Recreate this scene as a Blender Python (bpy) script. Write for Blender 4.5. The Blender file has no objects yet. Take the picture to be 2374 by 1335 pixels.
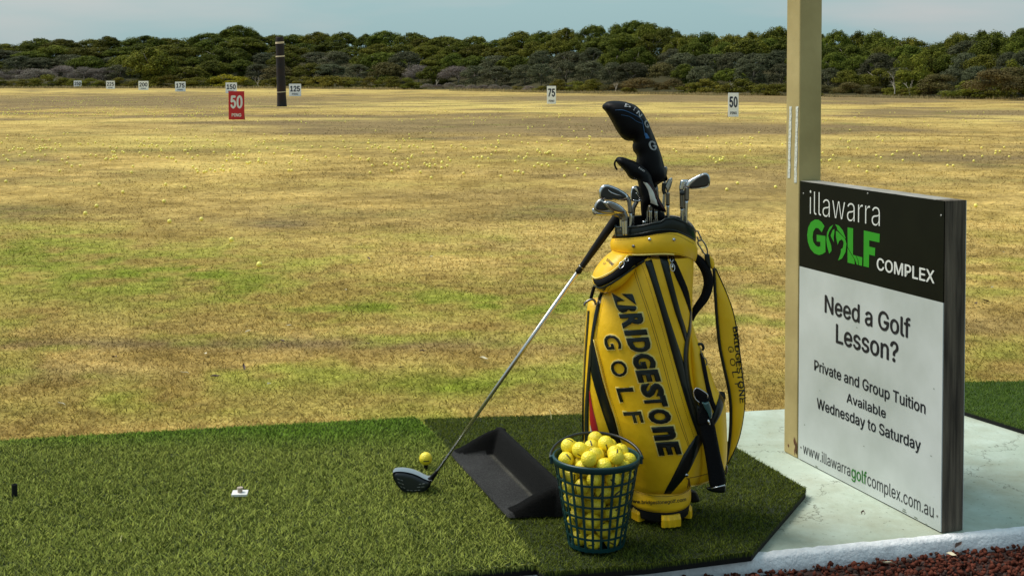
import bpy, bmesh, math, random
import numpy as np
from mathutils import Vector, Matrix
from mathutils.bvhtree import BVHTree
from mathutils.geometry import delaunay_2d_cdt
from mathutils import noise as mnoise

random.seed(7); rng = np.random.default_rng(7)
sc = bpy.context.scene
C = sc.collection
R = math.radians

# ------------------------------------------------------------------ camera
W0, H0 = 2374.0, 1335.0
F = 2900.0; CX = 1187.0; TH = 0.030
HY = 185.0
Y0 = HY + F * math.tan(TH)          # principal point row
CZ = 1.305; FZ = -0.085; MZ = 0.035   # eye, field and mat-top heights (concrete = 0)
cam_d = bpy.data.cameras.new('camera'); cam = bpy.data.objects.new('camera', cam_d)
C.objects.link(cam); sc.camera = cam
cam.location = (0, 0, CZ); cam.rotation_euler = (math.pi / 2 - TH, 0, 0)
cam_d.sensor_width = 36; cam_d.lens = 36 * F / W0
cam_d.shift_y = (Y0 - H0 / 2) / W0
cam_d.clip_start = .05; cam_d.clip_end = 3000

ct, st = math.cos(TH), math.sin(TH)
def ray(x, y):
    u = (x - CX) / F; v = -(y - Y0) / F
    return Vector((u, ct + v * st, v * ct - st))
EYE = Vector((0, 0, CZ))
def P(x, y, z=MZ):
    d = ray(x, y); return EYE + d * ((z - CZ) / d.z)
def Q(x, y, Y):
    d = ray(x, y); return EYE + d * (Y / d.y)

# ------------------------------------------------------------------ objects
def tag(o, label=None, cat=None, group=None, kind=None):
    if label: o['label'] = label
    if cat: o['category'] = cat
    if group: o['group'] = group
    if kind: o['kind'] = kind
    return o
def empty(name, loc, label, cat, group=None):
    o = bpy.data.objects.new(name, None); C.objects.link(o)
    o.location = loc; o.empty_display_size = .1
    return tag(o, label, cat, group)
def wloc(o):
    v = Vector(o.location)
    while o.parent: o = o.parent; v += Vector(o.location)
    return v
def mesh(name, V, Fc, m, parent=None, smooth=True, cols=None, label=None):
    V = np.asarray(V, dtype=np.float64).reshape(-1, 3)
    if parent is not None: org = np.array(wloc(parent))
    else:
        org = (V.min(0) + V.max(0)) / 2; org[2] = V[:, 2].min()
    me = bpy.data.meshes.new(name)
    L = V - org
    if isinstance(Fc, np.ndarray):
        n, k = Fc.shape
        me.vertices.add(len(L)); me.vertices.foreach_set('co', L.astype(np.float32).ravel())
        me.loops.add(n * k); me.loops.foreach_set('vertex_index', Fc.astype(np.int32).ravel())
        me.polygons.add(n); me.polygons.foreach_set('loop_start', np.arange(0, n * k, k, dtype=np.int32))
        me.update(calc_edges=True)
    else:
        me.from_pydata([tuple(p) for p in L], [], Fc); me.update()
    if smooth: me.polygons.foreach_set('use_smooth', np.ones(len(me.polygons), dtype=bool))
    if cols is not None:
        a = me.color_attributes.new('Col', 'FLOAT_COLOR', 'POINT')
        c = np.ones((len(L), 4), dtype=np.float32); c[:, :3] = cols
        a.data.foreach_set('color', c.ravel())
    for mm in (m if isinstance(m, (list, tuple)) else [m]): me.materials.append(mm)
    o = bpy.data.objects.new(name, me); C.objects.link(o)
    if parent is not None: o.parent = parent
    else: o.location = org
    if label: o['label'] = label
    return o
class MB:
    def __init__(s): s.v = []; s.f = []
    def add(s, V, Fc):
        n = len(s.v); s.v += [tuple(p) for p in V]; s.f += [[i + n for i in f] for f in Fc]; return s
    def build(s, name, m, parent=None, smooth=True, **k):
        return mesh(name, s.v, s.f, m, parent, smooth, **k)
def autosmooth(o, ang=35):
    me = o.data
    bm = bmesh.new(); bm.from_mesh(me)
    bmesh.ops.recalc_face_normals(bm, faces=bm.faces)
    for e in bm.edges:
        if len(e.link_faces) == 2 and e.calc_face_angle(0) > R(ang): e.smooth = False
    bm.to_mesh(me); bm.free(); return o
def bevel(o, w, seg=2):
    me = o.data; bm = bmesh.new(); bm.from_mesh(me)
    bmesh.ops.bevel(bm, geom=[e for e in bm.edges if e.calc_face_angle(0) > R(40)], offset=w, segments=seg, profile=.6, affect='EDGES')
    bm.to_mesh(me); bm.free(); me.polygons.foreach_set('use_smooth', np.zeros(len(me.polygons), dtype=bool)); return o
def box_vf(o, ax, ay, az):
    o, ax, ay, az = map(Vector, (o, ax, ay, az))
    V = [o + ax * i + ay * j + az * k for k in (0, 1) for j in (0, 1) for i in (0, 1)]
    return V, [[0, 2, 3, 1], [4, 5, 7, 6], [0, 1, 5, 4], [2, 6, 7, 3], [0, 4, 6, 2], [1, 3, 7, 5]]
def prism(pts, z0, z1):
    n = len(pts)
    V = [(p[0], p[1], z0) for p in pts] + [(p[0], p[1], z1) for p in pts]
    return V, [list(range(n))[::-1], list(range(n, 2 * n))] + [[i, (i + 1) % n, n + (i + 1) % n, n + i] for i in range(n)]
def resample(pts, n, closed=False, smooth=True):
    p = np.array(pts, dtype=float)
    if closed: p = np.vstack([p, p[:1]])
    if smooth and len(p) > 2:      # catmull-rom
        out = []
        m = len(p)
        for i in range(m - 1):
            p0 = p[i - 1] if i else (p[-2] if closed else p[0]); p3 = p[i + 2] if i + 2 < m else (p[1] if closed else p[-1])
            for t in np.linspace(0, 1, 8, endpoint=False):
                out.append(.5 * ((2 * p[i]) + (-p0 + p[i + 1]) * t + (2 * p0 - 5 * p[i] + 4 * p[i + 1] - p3) * t * t + (-p0 + 3 * p[i] - 3 * p[i + 1] + p3) * t ** 3))
        out.append(p[-1]); p = np.array(out)
    d = np.r_[0, np.cumsum(np.linalg.norm(np.diff(p, axis=0), axis=1))]
    s = np.linspace(0, d[-1], n + (1 if closed else 0))
    q = np.stack([np.interp(s, d, p[:, k]) for k in range(p.shape[1])], 1)
    return q[:-1] if closed else q
def tube_vf(pts, r, n=8, caps=True, flat=1.0):
    pts = [Vector(p) for p in pts]; m = len(pts)
    rs = [r] * m if np.isscalar(r) else list(np.interp(np.linspace(0, 1, m), np.linspace(0, 1, len(r)), r))
    V = []; up = None
    for i, p in enumerate(pts):
        t = (pts[min(i + 1, m - 1)] - pts[max(i - 1, 0)]).normalized()
        if up is None: up = Vector((0, 0, 1)) if abs(t.z) < .9 else Vector((0, 1, 0))
        a = (up - t * up.dot(t)).normalized(); b = t.cross(a); up = a
        for k in range(n):
            an = 2 * math.pi * k / n
            V.append(p + (a * math.cos(an) + b * math.sin(an) * flat) * rs[i])
    Fc = [[i * n + k, i * n + (k + 1) % n, (i + 1) * n + (k + 1) % n, (i + 1) * n + k] for i in range(m - 1) for k in range(n)]
    if caps: Fc += [list(range(n))[::-1], [(m - 1) * n + k for k in range(n)]]
    return V, Fc
def ring_tube(c, rx, ry, r, n=48, m=8):
    V = []; Fc = []
    for i in range(n):
        a = 2 * math.pi * i / n; d = Vector((math.cos(a), math.sin(a), 0))
        p = Vector(c) + Vector((rx * d.x, ry * d.y, 0))
        for k in range(m):
            b = 2 * math.pi * k / m; V.append(p + d * r * math.cos(b) + Vector((0, 0, r * math.sin(b))))
    for i in range(n):
        for k in range(m):
            Fc.append([i * m + k, ((i + 1) % n) * m + k, ((i + 1) % n) * m + (k + 1) % m, i * m + (k + 1) % m])
    return V, Fc

# ------------------------------------------------------------------ materials
def M(name, col, rough=.6, metal=0, var=0.0, vs=20, bump=0.0, bs=60, coat=0, spec=.5, col2=None, vdet=4, stretch=None, hue=None):
    m = bpy.data.materials.new(name); m.use_nodes = True
    nt = m.node_tree; N = nt.nodes; L = nt.links; b = N['Principled BSDF']
    b.inputs['Roughness'].default_value = rough; b.inputs['Metallic'].default_value = metal
    b.inputs['Coat Weight'].default_value = coat; b.inputs['Specular IOR Level'].default_value = spec
    b.inputs['Base Color'].default_value = (*col, 1)
    tc = N.new('ShaderNodeTexCoord'); src = tc.outputs['Object']
    if stretch:
        mp = N.new('ShaderNodeMapping'); mp.inputs['Scale'].default_value = stretch; L.new(src, mp.inputs[0]); src = mp.outputs[0]
    if var or col2:
        n = N.new('ShaderNodeTexNoise'); n.inputs['Scale'].default_value = vs; n.inputs['Detail'].default_value = vdet; L.new(src, n.inputs['Vector'])
        r = N.new('ShaderNodeValToRGB'); L.new(n.outputs['Fac'], r.inputs[0])
        r.color_ramp.elements[0].position = .3; r.color_ramp.elements[1].position = .7
        a = col2 or tuple(c * (1 - var) for c in col)
        bb = col if col2 else tuple(min(1, c * (1 + var)) for c in col)
        r.color_ramp.elements[0].color = (*a, 1); r.color_ramp.elements[1].color = (*bb, 1)
        L.new(r.outputs[0], b.inputs['Base Color'])
    if bump:
        n2 = N.new('ShaderNodeTexNoise'); n2.inputs['Scale'].default_value = bs; n2.inputs['Detail'].default_value = 5; L.new(src, n2.inputs['Vector'])
        bp = N.new('ShaderNodeBump'); bp.inputs['Strength'].default_value = bump; bp.inputs['Distance'].default_value = .01
        L.new(n2.outputs['Fac'], bp.inputs['Height']); L.new(bp.outputs[0], b.inputs['Normal'])
    return m
def Mcol(name, rough=.8, rand=0.0, spec=.2, trans=0.0, fine=0.0, fs=40, bump=0):
    m = bpy.data.materials.new(name); m.use_nodes = True
    nt = m.node_tree; N = nt.nodes; L = nt.links; b = N['Principled BSDF']
    b.inputs['Roughness'].default_value = rough; b.inputs['Specular IOR Level'].default_value = spec
    a = N.new('ShaderNodeAttribute'); a.attribute_name = 'Col'; out = a.outputs['Color']
    if rand:
        oi = N.new('ShaderNodeObjectInfo'); hs = N.new('ShaderNodeHueSaturation')
        mr = N.new('ShaderNodeMapRange'); mr.inputs['To Min'].default_value = 1 - rand; mr.inputs['To Max'].default_value = 1 + rand
        L.new(oi.outputs['Random'], mr.inputs[0]); L.new(mr.outputs[0], hs.inputs['Value'])
        ml = N.new('ShaderNodeMath'); ml.operation = 'MULTIPLY'; ml.inputs[1].default_value = 7.31; L.new(oi.outputs['Random'], ml.inputs[0])
        fr = N.new('ShaderNodeMath'); fr.operation = 'FRACT'; L.new(ml.outputs[0], fr.inputs[0])
        m2 = N.new('ShaderNodeMapRange'); m2.inputs['To Min'].default_value = .475; m2.inputs['To Max'].default_value = .52; L.new(fr.outputs[0], m2.inputs[0])
        L.new(m2.outputs[0], hs.inputs['Hue']); L.new(out, hs.inputs['Color']); out = hs.outputs[0]
    if fine:
        tc = N.new('ShaderNodeTexCoord'); n = N.new('ShaderNodeTexNoise'); n.inputs['Scale'].default_value = fs; n.inputs['Detail'].default_value = 6; n.inputs['Roughness'].default_value = .75
        L.new(tc.outputs['Object'], n.inputs['Vector'])
        mr = N.new('ShaderNodeMapRange'); mr.inputs['From Min'].default_value = .3; mr.inputs['From Max'].default_value = .7
        mr.inputs['To Min'].default_value = 1 - fine; mr.inputs['To Max'].default_value = 1 + fine; L.new(n.outputs['Fac'], mr.inputs[0])
        vm = N.new('ShaderNodeVectorMath'); vm.operation = 'SCALE'; L.new(out, vm.inputs[0]); L.new(mr.outputs[0], vm.inputs['Scale']); out = vm.outputs[0]
        if bump:
            bp = N.new('ShaderNodeBump'); bp.inputs['Strength'].default_value = bump; bp.inputs['Distance'].default_value = .03
            L.new(n.outputs['Fac'], bp.inputs['Height']); L.new(bp.outputs[0], b.inputs['Normal'])
    L.new(out, b.inputs['Base Color'])
    if trans:
        t = N.new('ShaderNodeBsdfTranslucent'); L.new(out, t.inputs['Color']); x = N.new('ShaderNodeMixShader'); x.inputs[0].default_value = trans
        L.new(b.outputs[0], x.inputs[1]); L.new(t.outputs[0], x.inputs[2]); L.new(x.outputs[0], N['Material Output'].inputs['Surface'])
    return m
YEL = (.86, .51, .010)
m_yel = M('yellow_vinyl', YEL, .42, var=.07, vs=9, bump=.8, bs=9, spec=.4)
m_yel_l = M('yellow_piping', (.88, .70, .20), .45)
m_blk = M('black_vinyl', (.004, .009, .008), .28, spec=.35, bump=.05, bs=30)
m_blkf = M('black_fabric', (.006, .006, .007), .8, bump=.3, bs=300, spec=.12)
m_hc = M('black_leatherette', (.003, .003, .004), .5, spec=.12, bump=.15, bs=25)
m_red = M('red_vinyl', (.38, .008, .012), .4)
m_seam = M('brown_thread', (.16, .075, .01), .8)
m_chrome = M('polished_steel', (.62, .63, .65), .18, 1, var=.1)
m_dchrome = M('dark_steel', (.22, .21, .20), .28, 1)
m_satin = M('satin_steel', (.42, .42, .40), .38, 1)
m_iron = M('dark_club_cavity', (.03, .032, .03), .35, .4)
m_white = M('white_leatherette', (.62, .60, .52), .5, var=.06)
m_grey = M('grey_print', (.33, .34, .34), .5)
m_blue = M('blue_print', (.01, .07, .17), .5)
m_rubber = M('black_rubber', (.008, .008, .008), .7, spec=.2)
m_basket = M('green_plastic', (.003, .040, .044), .4, spec=.5)

# ------------------------------------------------------------------ text
_cache = {}
try:        # the lettering uses the sans-serif that ships inside Blender
    import os
    FONT = bpy.data.fonts.load(os.path.join(bpy.utils.system_resource('DATAFILES'), 'fonts', 'Inter.woff2'))
except Exception: FONT = None
def glyphs(s, bold=0.0, ext=0.0, bev=0.0, shear=0.0, spacing=1.0, res=3):
    key = (s, bold, ext, bev, shear, spacing)
    if key in _cache: return _cache[key]
    if bold > 0 and not (ext or bev):       # weight added by slightly shifted copies, each a hair above the last
        V0, F0 = glyphs(s, 0, 0, 0, shear, spacing); VV, FF = [], []
        for i, (dx, dy) in enumerate(((-1, 0), (1, 0), (0, .6), (0, -.6), (0, 0))):
            n = sum(len(v) for v in VV); VV.append(V0 + np.array([dx * bold, dy * bold, 0]) + np.array([0, 0, i * 1.0])); FF += [[j + n for j in f] for f in F0]
        _cache[key] = (np.vstack(VV), FF); return _cache[key]
    if key in _cache: return _cache[key]
    cu = bpy.data.curves.new('t', 'FONT'); cu.body = s; cu.font = cu.font if (ext or bev or not FONT) else FONT; cu.offset = bold; cu.extrude = ext; cu.bevel_depth = bev; cu.bevel_resolution = 1
    cu.shear = shear; cu.space_character = spacing; cu.resolution_u = res
    o = bpy.data.objects.new('t', cu); C.objects.link(o)
    dg = bpy.context.evaluated_depsgraph_get(); ev = o.evaluated_get(dg); me = ev.to_mesh()
    V = np.array([v.co[:] for v in me.vertices]); Fc = [list(p.vertices) for p in me.polygons]
    ev.to_mesh_clear(); bpy.data.objects.remove(o); bpy.data.curves.remove(cu)
    _cache[key] = (V, Fc); return V, Fc
def text_px(mb, s, o, ax, ay, proj, lift, base0=False, thick=0.0, **k):
    """text s fitted to the photo-pixel parallelogram o + gx*ax + gy*ay and laid onto a surface by proj"""
    V, Fc = glyphs(s, **k); x0, x1 = V[:, 0].min(), V[:, 0].max(); y1 = V[:, 1].max(); y0 = 0 if base0 else V[:, 1].min()
    zm = np.abs(V[:, 2]).max() or 1
    if not k.get('bev') and not k.get('ext'): thick = .00012 * zm
    out = []
    for v in V:
        gx = (v[0] - x0) / (x1 - x0); gy = (v[1] - y0) / (y1 - y0)
        p, n = proj(o[0] + gx * ax[0] + gy * ay[0], o[1] + gx * ax[1] + gy * ay[1])
        out.append(p + n * (lift + thick * v[2] / zm))
    mb.add(out, Fc)
def bvh_of(objs):
    V = []; Fc = []
    for o in objs:
        w = wloc(o); n = len(V)
        V += [v.co + w for v in o.data.vertices]; Fc += [[i + n for i in p.vertices] for p in o.data.polygons]
    return BVHTree.FromPolygons(V, Fc)
def projector(objs, Yd):
    b = bvh_of(objs)
    def pr(x, y):
        d = ray(x, y).normalized(); h = b.ray_cast(EYE, d)
        if h[0] is None:
            q = Q(x, y, Yd); h = b.find_nearest(q)
            n = h[1]; n = n if n.dot(d) < 0 else -n
            return Vector((q.x, h[0].y, q.z)), n
        n = h[1]; n = n if n.dot(d) < 0 else -n
        return h[0], n
    return pr
def ribbon(mb, Lp, Rp, proj, lift=.002, bulge=.003, n=24, m=6):
    A = resample(Lp, n); B = resample(Rp, n); V = []; Fc = []
    for i in range(n):
        for j in range(m + 1):
            t = j / m; q = A[i] * (1 - t) + B[i] * t
            p, nn = proj(*q); h = lift + bulge * math.sqrt(max(0, 1 - (2 * t - 1) ** 2)) if 0 < j < m else -.002
            V.append(p - (ray(*q).normalized()) * h)
    for i in range(n - 1):
        for j in range(m): a = i * (m + 1) + j; Fc.append([a, a + 1, a + m + 2, a + m + 1])
    mb.add(V, Fc)
def stripe(mb, pts, w, proj, **k):
    c = resample(pts, 24); d = np.gradient(c, axis=0); d /= np.linalg.norm(d, axis=1)[:, None] + 1e-9
    nn = np.stack([-d[:, 1], d[:, 0]], 1); ww = (np.interp(np.linspace(0, 1, 24), np.linspace(0, 1, len(w)), w) if not np.isscalar(w) else np.full(24, w))[:, None] / 2
    ribbon(mb, c - nn * ww, c + nn * ww, proj, **k)
def cord(mb, pts, r, proj, lift=0.0, n=30, k=6):
    c = resample(pts, n); V = []
    for q in c:
        p, nn = proj(*q); V.append(p - ray(*q).normalized() * lift)
    mb.add(*tube_vf(V, r, k))
def inflate(mb, poly, Y, T, Rpx, step=None, flatback=False, smooth=True, n=None, tilt=0.0):
    """solid with the outline poly (photo px) at distance Y, half thickness T swelling over Rpx"""
    pl = resample(poly, n or max(24, int(len(poly) * 4)), closed=True, smooth=smooth)
    mn, mx = pl.min(0), pl.max(0); step = step or max(1.2, min(mx - mn) / 14)
    pts = [Vector(p) for p in pl]; nb = len(pts)
    gx, gy = np.meshgrid(np.arange(mn[0], mx[0], step), np.arange(mn[1], mx[1], step)); g = np.stack([gx.ravel(), gy.ravel()], 1)
    a = pl; b = np.roll(pl, -1, 0)
    def dist(g):
        ab = b - a; t = np.clip(((g[:, None] - a) * ab).sum(2) / ((ab ** 2).sum(1) + 1e-9), 0, 1)
        return np.sqrt((((a + ab * t[..., None]) - g[:, None]) ** 2).sum(2)).min(1)
    def inside(g):
        c = np.zeros(len(g), bool)
        for p, q in zip(a, b):
            s = ((p[1] > g[:, 1]) != (q[1] > g[:, 1])) & (g[:, 0] < (q[0] - p[0]) * (g[:, 1] - p[1]) / (q[1] - p[1] + 1e-12) + p[0]); c ^= s
        return c
    d = dist(g); ok = inside(g) & (d > step * .4); g = g[ok]
    pts += [Vector(p) for p in g]
    vv, _, ff, _, _, _ = delaunay_2d_cdt(pts, [(i, (i + 1) % nb) for i in range(nb)], [], 1, 1e-4)
    arr = np.array([v[:] for v in vv]); dd = dist(arr); t = np.clip(dd / Rpx, 0, 1); h = T * np.sqrt(1 - (1 - t) ** 2)
    edge = dd < 1e-3
    V = []; cy = arr[:, 0].mean()
    for p, hh in zip(arr, h): V.append(Q(p[0], p[1], Y + tilt * (p[0] - cy) / F * Y - hh))
    nv = len(V); back = {}
    for i, (p, hh) in enumerate(zip(arr, h)):
        if edge[i]: back[i] = i
        else:
            back[i] = len(V); q0 = Q(p[0], p[1], Y + tilt * (p[0] - cy) / F * Y); V.append(Vector((q0.x, q0.y + (hh if not flatback else .001), q0.z)))
    Fc = [list(f) for f in ff] + [[back[i] for i in f][::-1] for f in ff]
    mb.add(V, Fc); return mb
def loft(rows, Yc, n=48, e=2.5, caps=True):
    """rows: (py, xl, xr, half depth m, y offset m)"""
    V = []; Fc = []
    for (py, xl, xr, hd, yo) in rows:
        l = Q(xl, py, Yc + yo); r = Q(xr, py, Yc + yo); c = (l + r) / 2; a = (r.x - l.x) / 2
        for k in range(n):
            an = 2 * math.pi * k / n; cc, s = math.cos(an), math.sin(an)
            V.append((c.x + a * math.copysign(abs(cc) ** (2 / e), cc), c.y + hd * math.copysign(abs(s) ** (2 / e), s), c.z))
    m = len(rows)
    for i in range(m - 1):
        for k in range(n): Fc.append([i * n + k, i * n + (k + 1) % n, (i + 1) * n + (k + 1) % n, (i + 1) * n + k][::-1])
    if caps: Fc += [list(range(n)), [(m - 1) * n + k for k in range(n)][::-1]]
    return V, Fc
def rows_of(tab, n=40):
    t = np.array(tab, float); return resample(t, n, smooth=True)
def noise2(x, y, s, seed=0):
    x = np.asarray(x) * s + seed * 17.13; y = np.asarray(y) * s + seed * 9.7
    xi = np.floor(x).astype(np.int64); yi = np.floor(y).astype(np.int64); fx = x - xi; fy = y - yi
    fx = fx * fx * (3 - 2 * fx); fy = fy * fy * (3 - 2 * fy)
    def h(a, b):
        v = (a * 374761393 + b * 668265263 + seed * 1442695) & 0x7fffffff; v = ((v ^ (v >> 13)) * 1274126177) & 0x7fffffff
        return ((v ^ (v >> 16)) & 0xffff) / 65535.0
    return (h(xi, yi) * (1 - fx) + h(xi + 1, yi) * fx) * (1 - fy) + (h(xi, yi + 1) * (1 - fx) + h(xi + 1, yi + 1) * fx) * fy
def fbm(x, y, s, seed=0, o=4):
    r = 0; a = .5; t = 0
    for k in range(o): r = r + a * noise2(x, y, s * 2 ** k, seed + k * 3); t += a; a *= .5
    return r / t

# ------------------------------------------------------------------ world and light
SUN_EL, SUN_AZ = 57, -72       # azimuth: degrees to the left of straight ahead (+Y)
w = bpy.data.worlds.new('World'); sc.world = w; w.use_nodes = True
nt = w.node_tree; N = nt.nodes; L = nt.links; bg = N['Background']
sky = N.new('ShaderNodeTexSky'); sky.sky_type = 'NISHITA'; sky.sun_disc = False
sky.sun_elevation = R(SUN_EL); sky.sun_rotation = R(SUN_AZ); sky.air_density = 1.3; sky.dust_density = 3.0; sky.ozone_density = 1.5
tc = N.new('ShaderNodeTexCoord'); mp = N.new('ShaderNodeMapping'); mp.inputs['Scale'].default_value = (1, 1, 5.5)
mp.inputs['Rotation'].default_value = (0, R(4), 0)
nz = N.new('ShaderNodeTexNoise'); nz.inputs['Scale'].default_value = 2.2; nz.inputs['Detail'].default_value = 5; nz.inputs['Roughness'].default_value = .5
L.new(tc.outputs['Generated'], mp.inputs[0]); L.new(mp.outputs[0], nz.inputs['Vector'])
rp = N.new('ShaderNodeValToRGB'); rp.color_ramp.elements[0].position = .46; rp.color_ramp.elements[1].position = .74
rp.color_ramp.elements[0].color = (1.75, 2.85, 3.1, 1); rp.color_ramp.elements[1].color = (3.4, 3.3, 3.35, 1)
L.new(nz.outputs['Fac'], rp.inputs[0])
mx = N.new('ShaderNodeMix'); mx.data_type = 'RGBA'; mx.inputs['Factor'].default_value = .82
L.new(sky.outputs[0], mx.inputs['A']); L.new(rp.outputs[0], mx.inputs['B']); L.new(mx.outputs['Result'], bg.inputs['Color'])
bg.inputs['Strength'].default_value = .12
sl = bpy.data.lights.new('sun', 'SUN'); so = bpy.data.objects.new('sun', sl); C.objects.link(so)
sl.energy = 2.5; sl.angle = R(32); sl.color = (1, .94, .84)
dv = Vector((math.sin(R(SUN_AZ)) * math.cos(R(SUN_EL)), math.cos(R(SUN_AZ)) * math.cos(R(SUN_EL)), math.sin(R(SUN_EL))))
so.rotation_euler = dv.to_track_quat('Z', 'Y').to_euler(); so.location = (0, 0, 30)
sc.view_settings.view_transform = 'Standard'; sc.view_settings.look = 'None'; sc.view_settings.exposure = 0.58

# ------------------------------------------------------------------ terrain
TX = [-900, 0, 700, 960, 1300, 1700, 2374, 3300]; TD = [215, 205, 198, 172, 132, 112, 86, 72]
SX = [-300, 0, 130, 250, 380, 460, 500, 560, 605, 650, 760, 830, 900, 1000, 1080, 1140, 1200, 1290, 1350, 1400, 1470, 1560, 1620, 1700, 1780, 1830, 1930, 2000, 2080, 2170, 2200, 2260, 2374, 2700]
SY = [95, 97, 87, 86, 80, 88, 64, 57, 78, 76, 70, 80, 72, 82, 73, 82, 76, 62, 56, 54, 46, 54, 70, 68, 58, 56, 68, 70, 72, 80, 72, 62, 48, 45]
def Dline(px): return np.interp(px, TX, TD)
def px_of(X, Y): return CX + F * np.asarray(X) / np.asarray(Y)
def hillh(px):
    ys = np.interp(px, SX, SY); D = Dline(px) * 1.38
    return np.maximum(0.4, CZ + (HY - ys) * D / F - 4.4)
def ground_z(X, Y):
    px = px_of(X, Y); r = (Y - Dline(px)) / Dline(px)
    t = np.clip(r / .38, 0, 1); t = t * t * (3 - 2 * t)
    return FZ + t * hillh(px)
GREEN = [(60, 560, 230, 60, .55), (200, 660, 420, 80, .75), (520, 620, 260, 60, .5), (700, 700, 200, 35, .6), (1000, 700, 260, 45, .8), (1270, 720, 130, 50, .8), (1000, 545, 120, 12, .5),
         (500, 900, 700, 30, .45), (300, 960, 600, 30, .45), (1150, 890, 330, 50, .7), (1550, 372, 420, 13, .6), (400, 335, 500, 18, .25), (2300, 680, 130, 18, .6), (2300, 820, 120, 30, .5), (1760, 900, 120, 30, .5), (900, 430, 500, 10, .2)]
BROWN = [(1050, 292, 480, 14, .9), (330, 236, 380, 9, 1.0), (1750, 300, 300, 9, .6), (1650, 229, 520, 5, 1.0), (640, 521, 80, 7, .9), (2230, 262, 260, 6, .7), (300, 800, 700, 10, .6), (1400, 450, 650, 16, .3), (60, 870, 300, 20, .5), (900, 800, 600, 14, .4), (2250, 760, 200, 20, .4)]
YELB = [(1150, 244, 560, 11, .9), (2330, 275, 120, 10, 1.1), (500, 212, 800, 4, .6), (500, 277, 500, 4, .8), (1800, 258, 600, 6, .6), (300, 340, 300, 6, .5), (1300, 560, 700, 40, .25)]
def fieldcol(X, Y):
    X = np.asarray(X, float); Y = np.asarray(Y, float); px = px_of(X, Y); py = HY + F * (CZ - FZ) / Y
    n1 = fbm(X, Y, .55, 1); n2 = fbm(X, Y, 3.1, 5); n3 = fbm(X * .6, Y * .12, 1.0, 9, 3); n4 = fbm(X, Y, .12, 21); n5 = fbm(X, Y, .28, 41, 5)
    def blobs(T):
        g = 0
        for x, y, rx, ry, a in T:
            d = ((px - x) / rx) ** 2 + ((py - y) / ry) ** 2; g = g + a * np.exp(-d * .9)
        return g
    g = np.clip(blobs(GREEN) * (.25 + 1.2 * n2) + np.clip(n1 - .62, 0, 1) * 1.6, 0, 1) * np.clip((n2 - .25) * 3, .25, 1)
    far = np.clip((Y - 9) / 14, 0, 1); b = np.clip(blobs([(x_, y_, rx_, ry_ * 1.25, a_ * (1.9 if y_ < 320 else 1)) for x_, y_, rx_, ry_, a_ in BROWN]) * (.1 + 1.1 * n5 + .9 * n2) + np.clip(n5 - .52, 0, 1) * 4.2 * far + np.clip(n1 - .56, 0, 1) * 2.2, 0, 1)
    nr = np.clip((13 - Y) / 6, 0, 1); g2 = (np.clip(fbm(X, Y, 2.4, 77, 3) - .50, 0, 1) * 4.0 * nr * (.3 + n1)).clip(0, .8)[:, None]
    yb = np.clip(blobs(YELB) * (.3 + 1.3 * (1 - n5)) + np.clip(.45 - n5, 0, 1) * 2.4 * far, 0, 1)
    A = lambda *c: np.array(c)[None]
    nn2 = np.clip((n2 - .5) * 1.8 + .5, 0, 1)[:, None]; base = A(.275, .186, .048) * (1 - nn2) + A(.53, .370, .118) * nn2
    c = base * (1 - yb[:, None]) + A(.58, .44, .135) * yb[:, None]
    c = c * (1 - b[:, None] * .8) + A(.17, .12, .062) * b[:, None] * .8
    c = c * (1 - g[:, None]) + A(.185, .215, .022) * g[:, None]
    c = c * (1 - g2) + A(.30, .31, .048) * g2
    n6 = fbm(X * .5, Y * 1.0, 1.3, 91, 3); n7 = fbm(X, Y, .9, 55, 3); c = c * (1 + (n6 - .5) * .55 * np.clip(Y / 14, .25, 1) + (n7 - .5) * .35)[:, None]
    return c
ys = np.r_[np.geomspace(3.6, 60, 330), np.geomspace(60, 330, 220)[1:]]
us = np.linspace(-.75, .75, 460)
GY, GU = np.meshgrid(ys, us, indexing='ij'); GX = GU * GY
gz = ground_z(GX.ravel(), GY.ravel()) + (fbm(GX.ravel(), GY.ravel(), .3, 31) - .5) * .03 * np.clip((GY.ravel() - 6) / 10, 0, 1)
Vg = np.stack([GX.ravel(), GY.ravel(), gz], 1)
cg = fieldcol(GX.ravel(), GY.ravel())
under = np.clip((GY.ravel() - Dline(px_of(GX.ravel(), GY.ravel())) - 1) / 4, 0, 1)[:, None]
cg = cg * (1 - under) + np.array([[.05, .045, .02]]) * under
r_, c_ = GY.shape; idx = np.arange(r_ * c_).reshape(r_, c_)
fq = np.stack([idx[:-1, :-1].ravel(), idx[:-1, 1:].ravel(), idx[1:, 1:].ravel(), idx[1:, :-1].ravel()], 1)
m_field = Mcol('dry_grass_ground', .95, fine=.55, fs=9, spec=.1, bump=.6)
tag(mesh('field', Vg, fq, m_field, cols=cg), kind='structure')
m_far = M('far_ground', (.16, .14, .06), .95, var=.2, vs=.1)
tag(mesh('ground', [(-900, -60, -.5), (900, -60, -.5), (900, 1500, -.5), (-900, 1500, -.5)], [[0, 1, 2, 3]], m_far, smooth=False), kind='structure')

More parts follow.
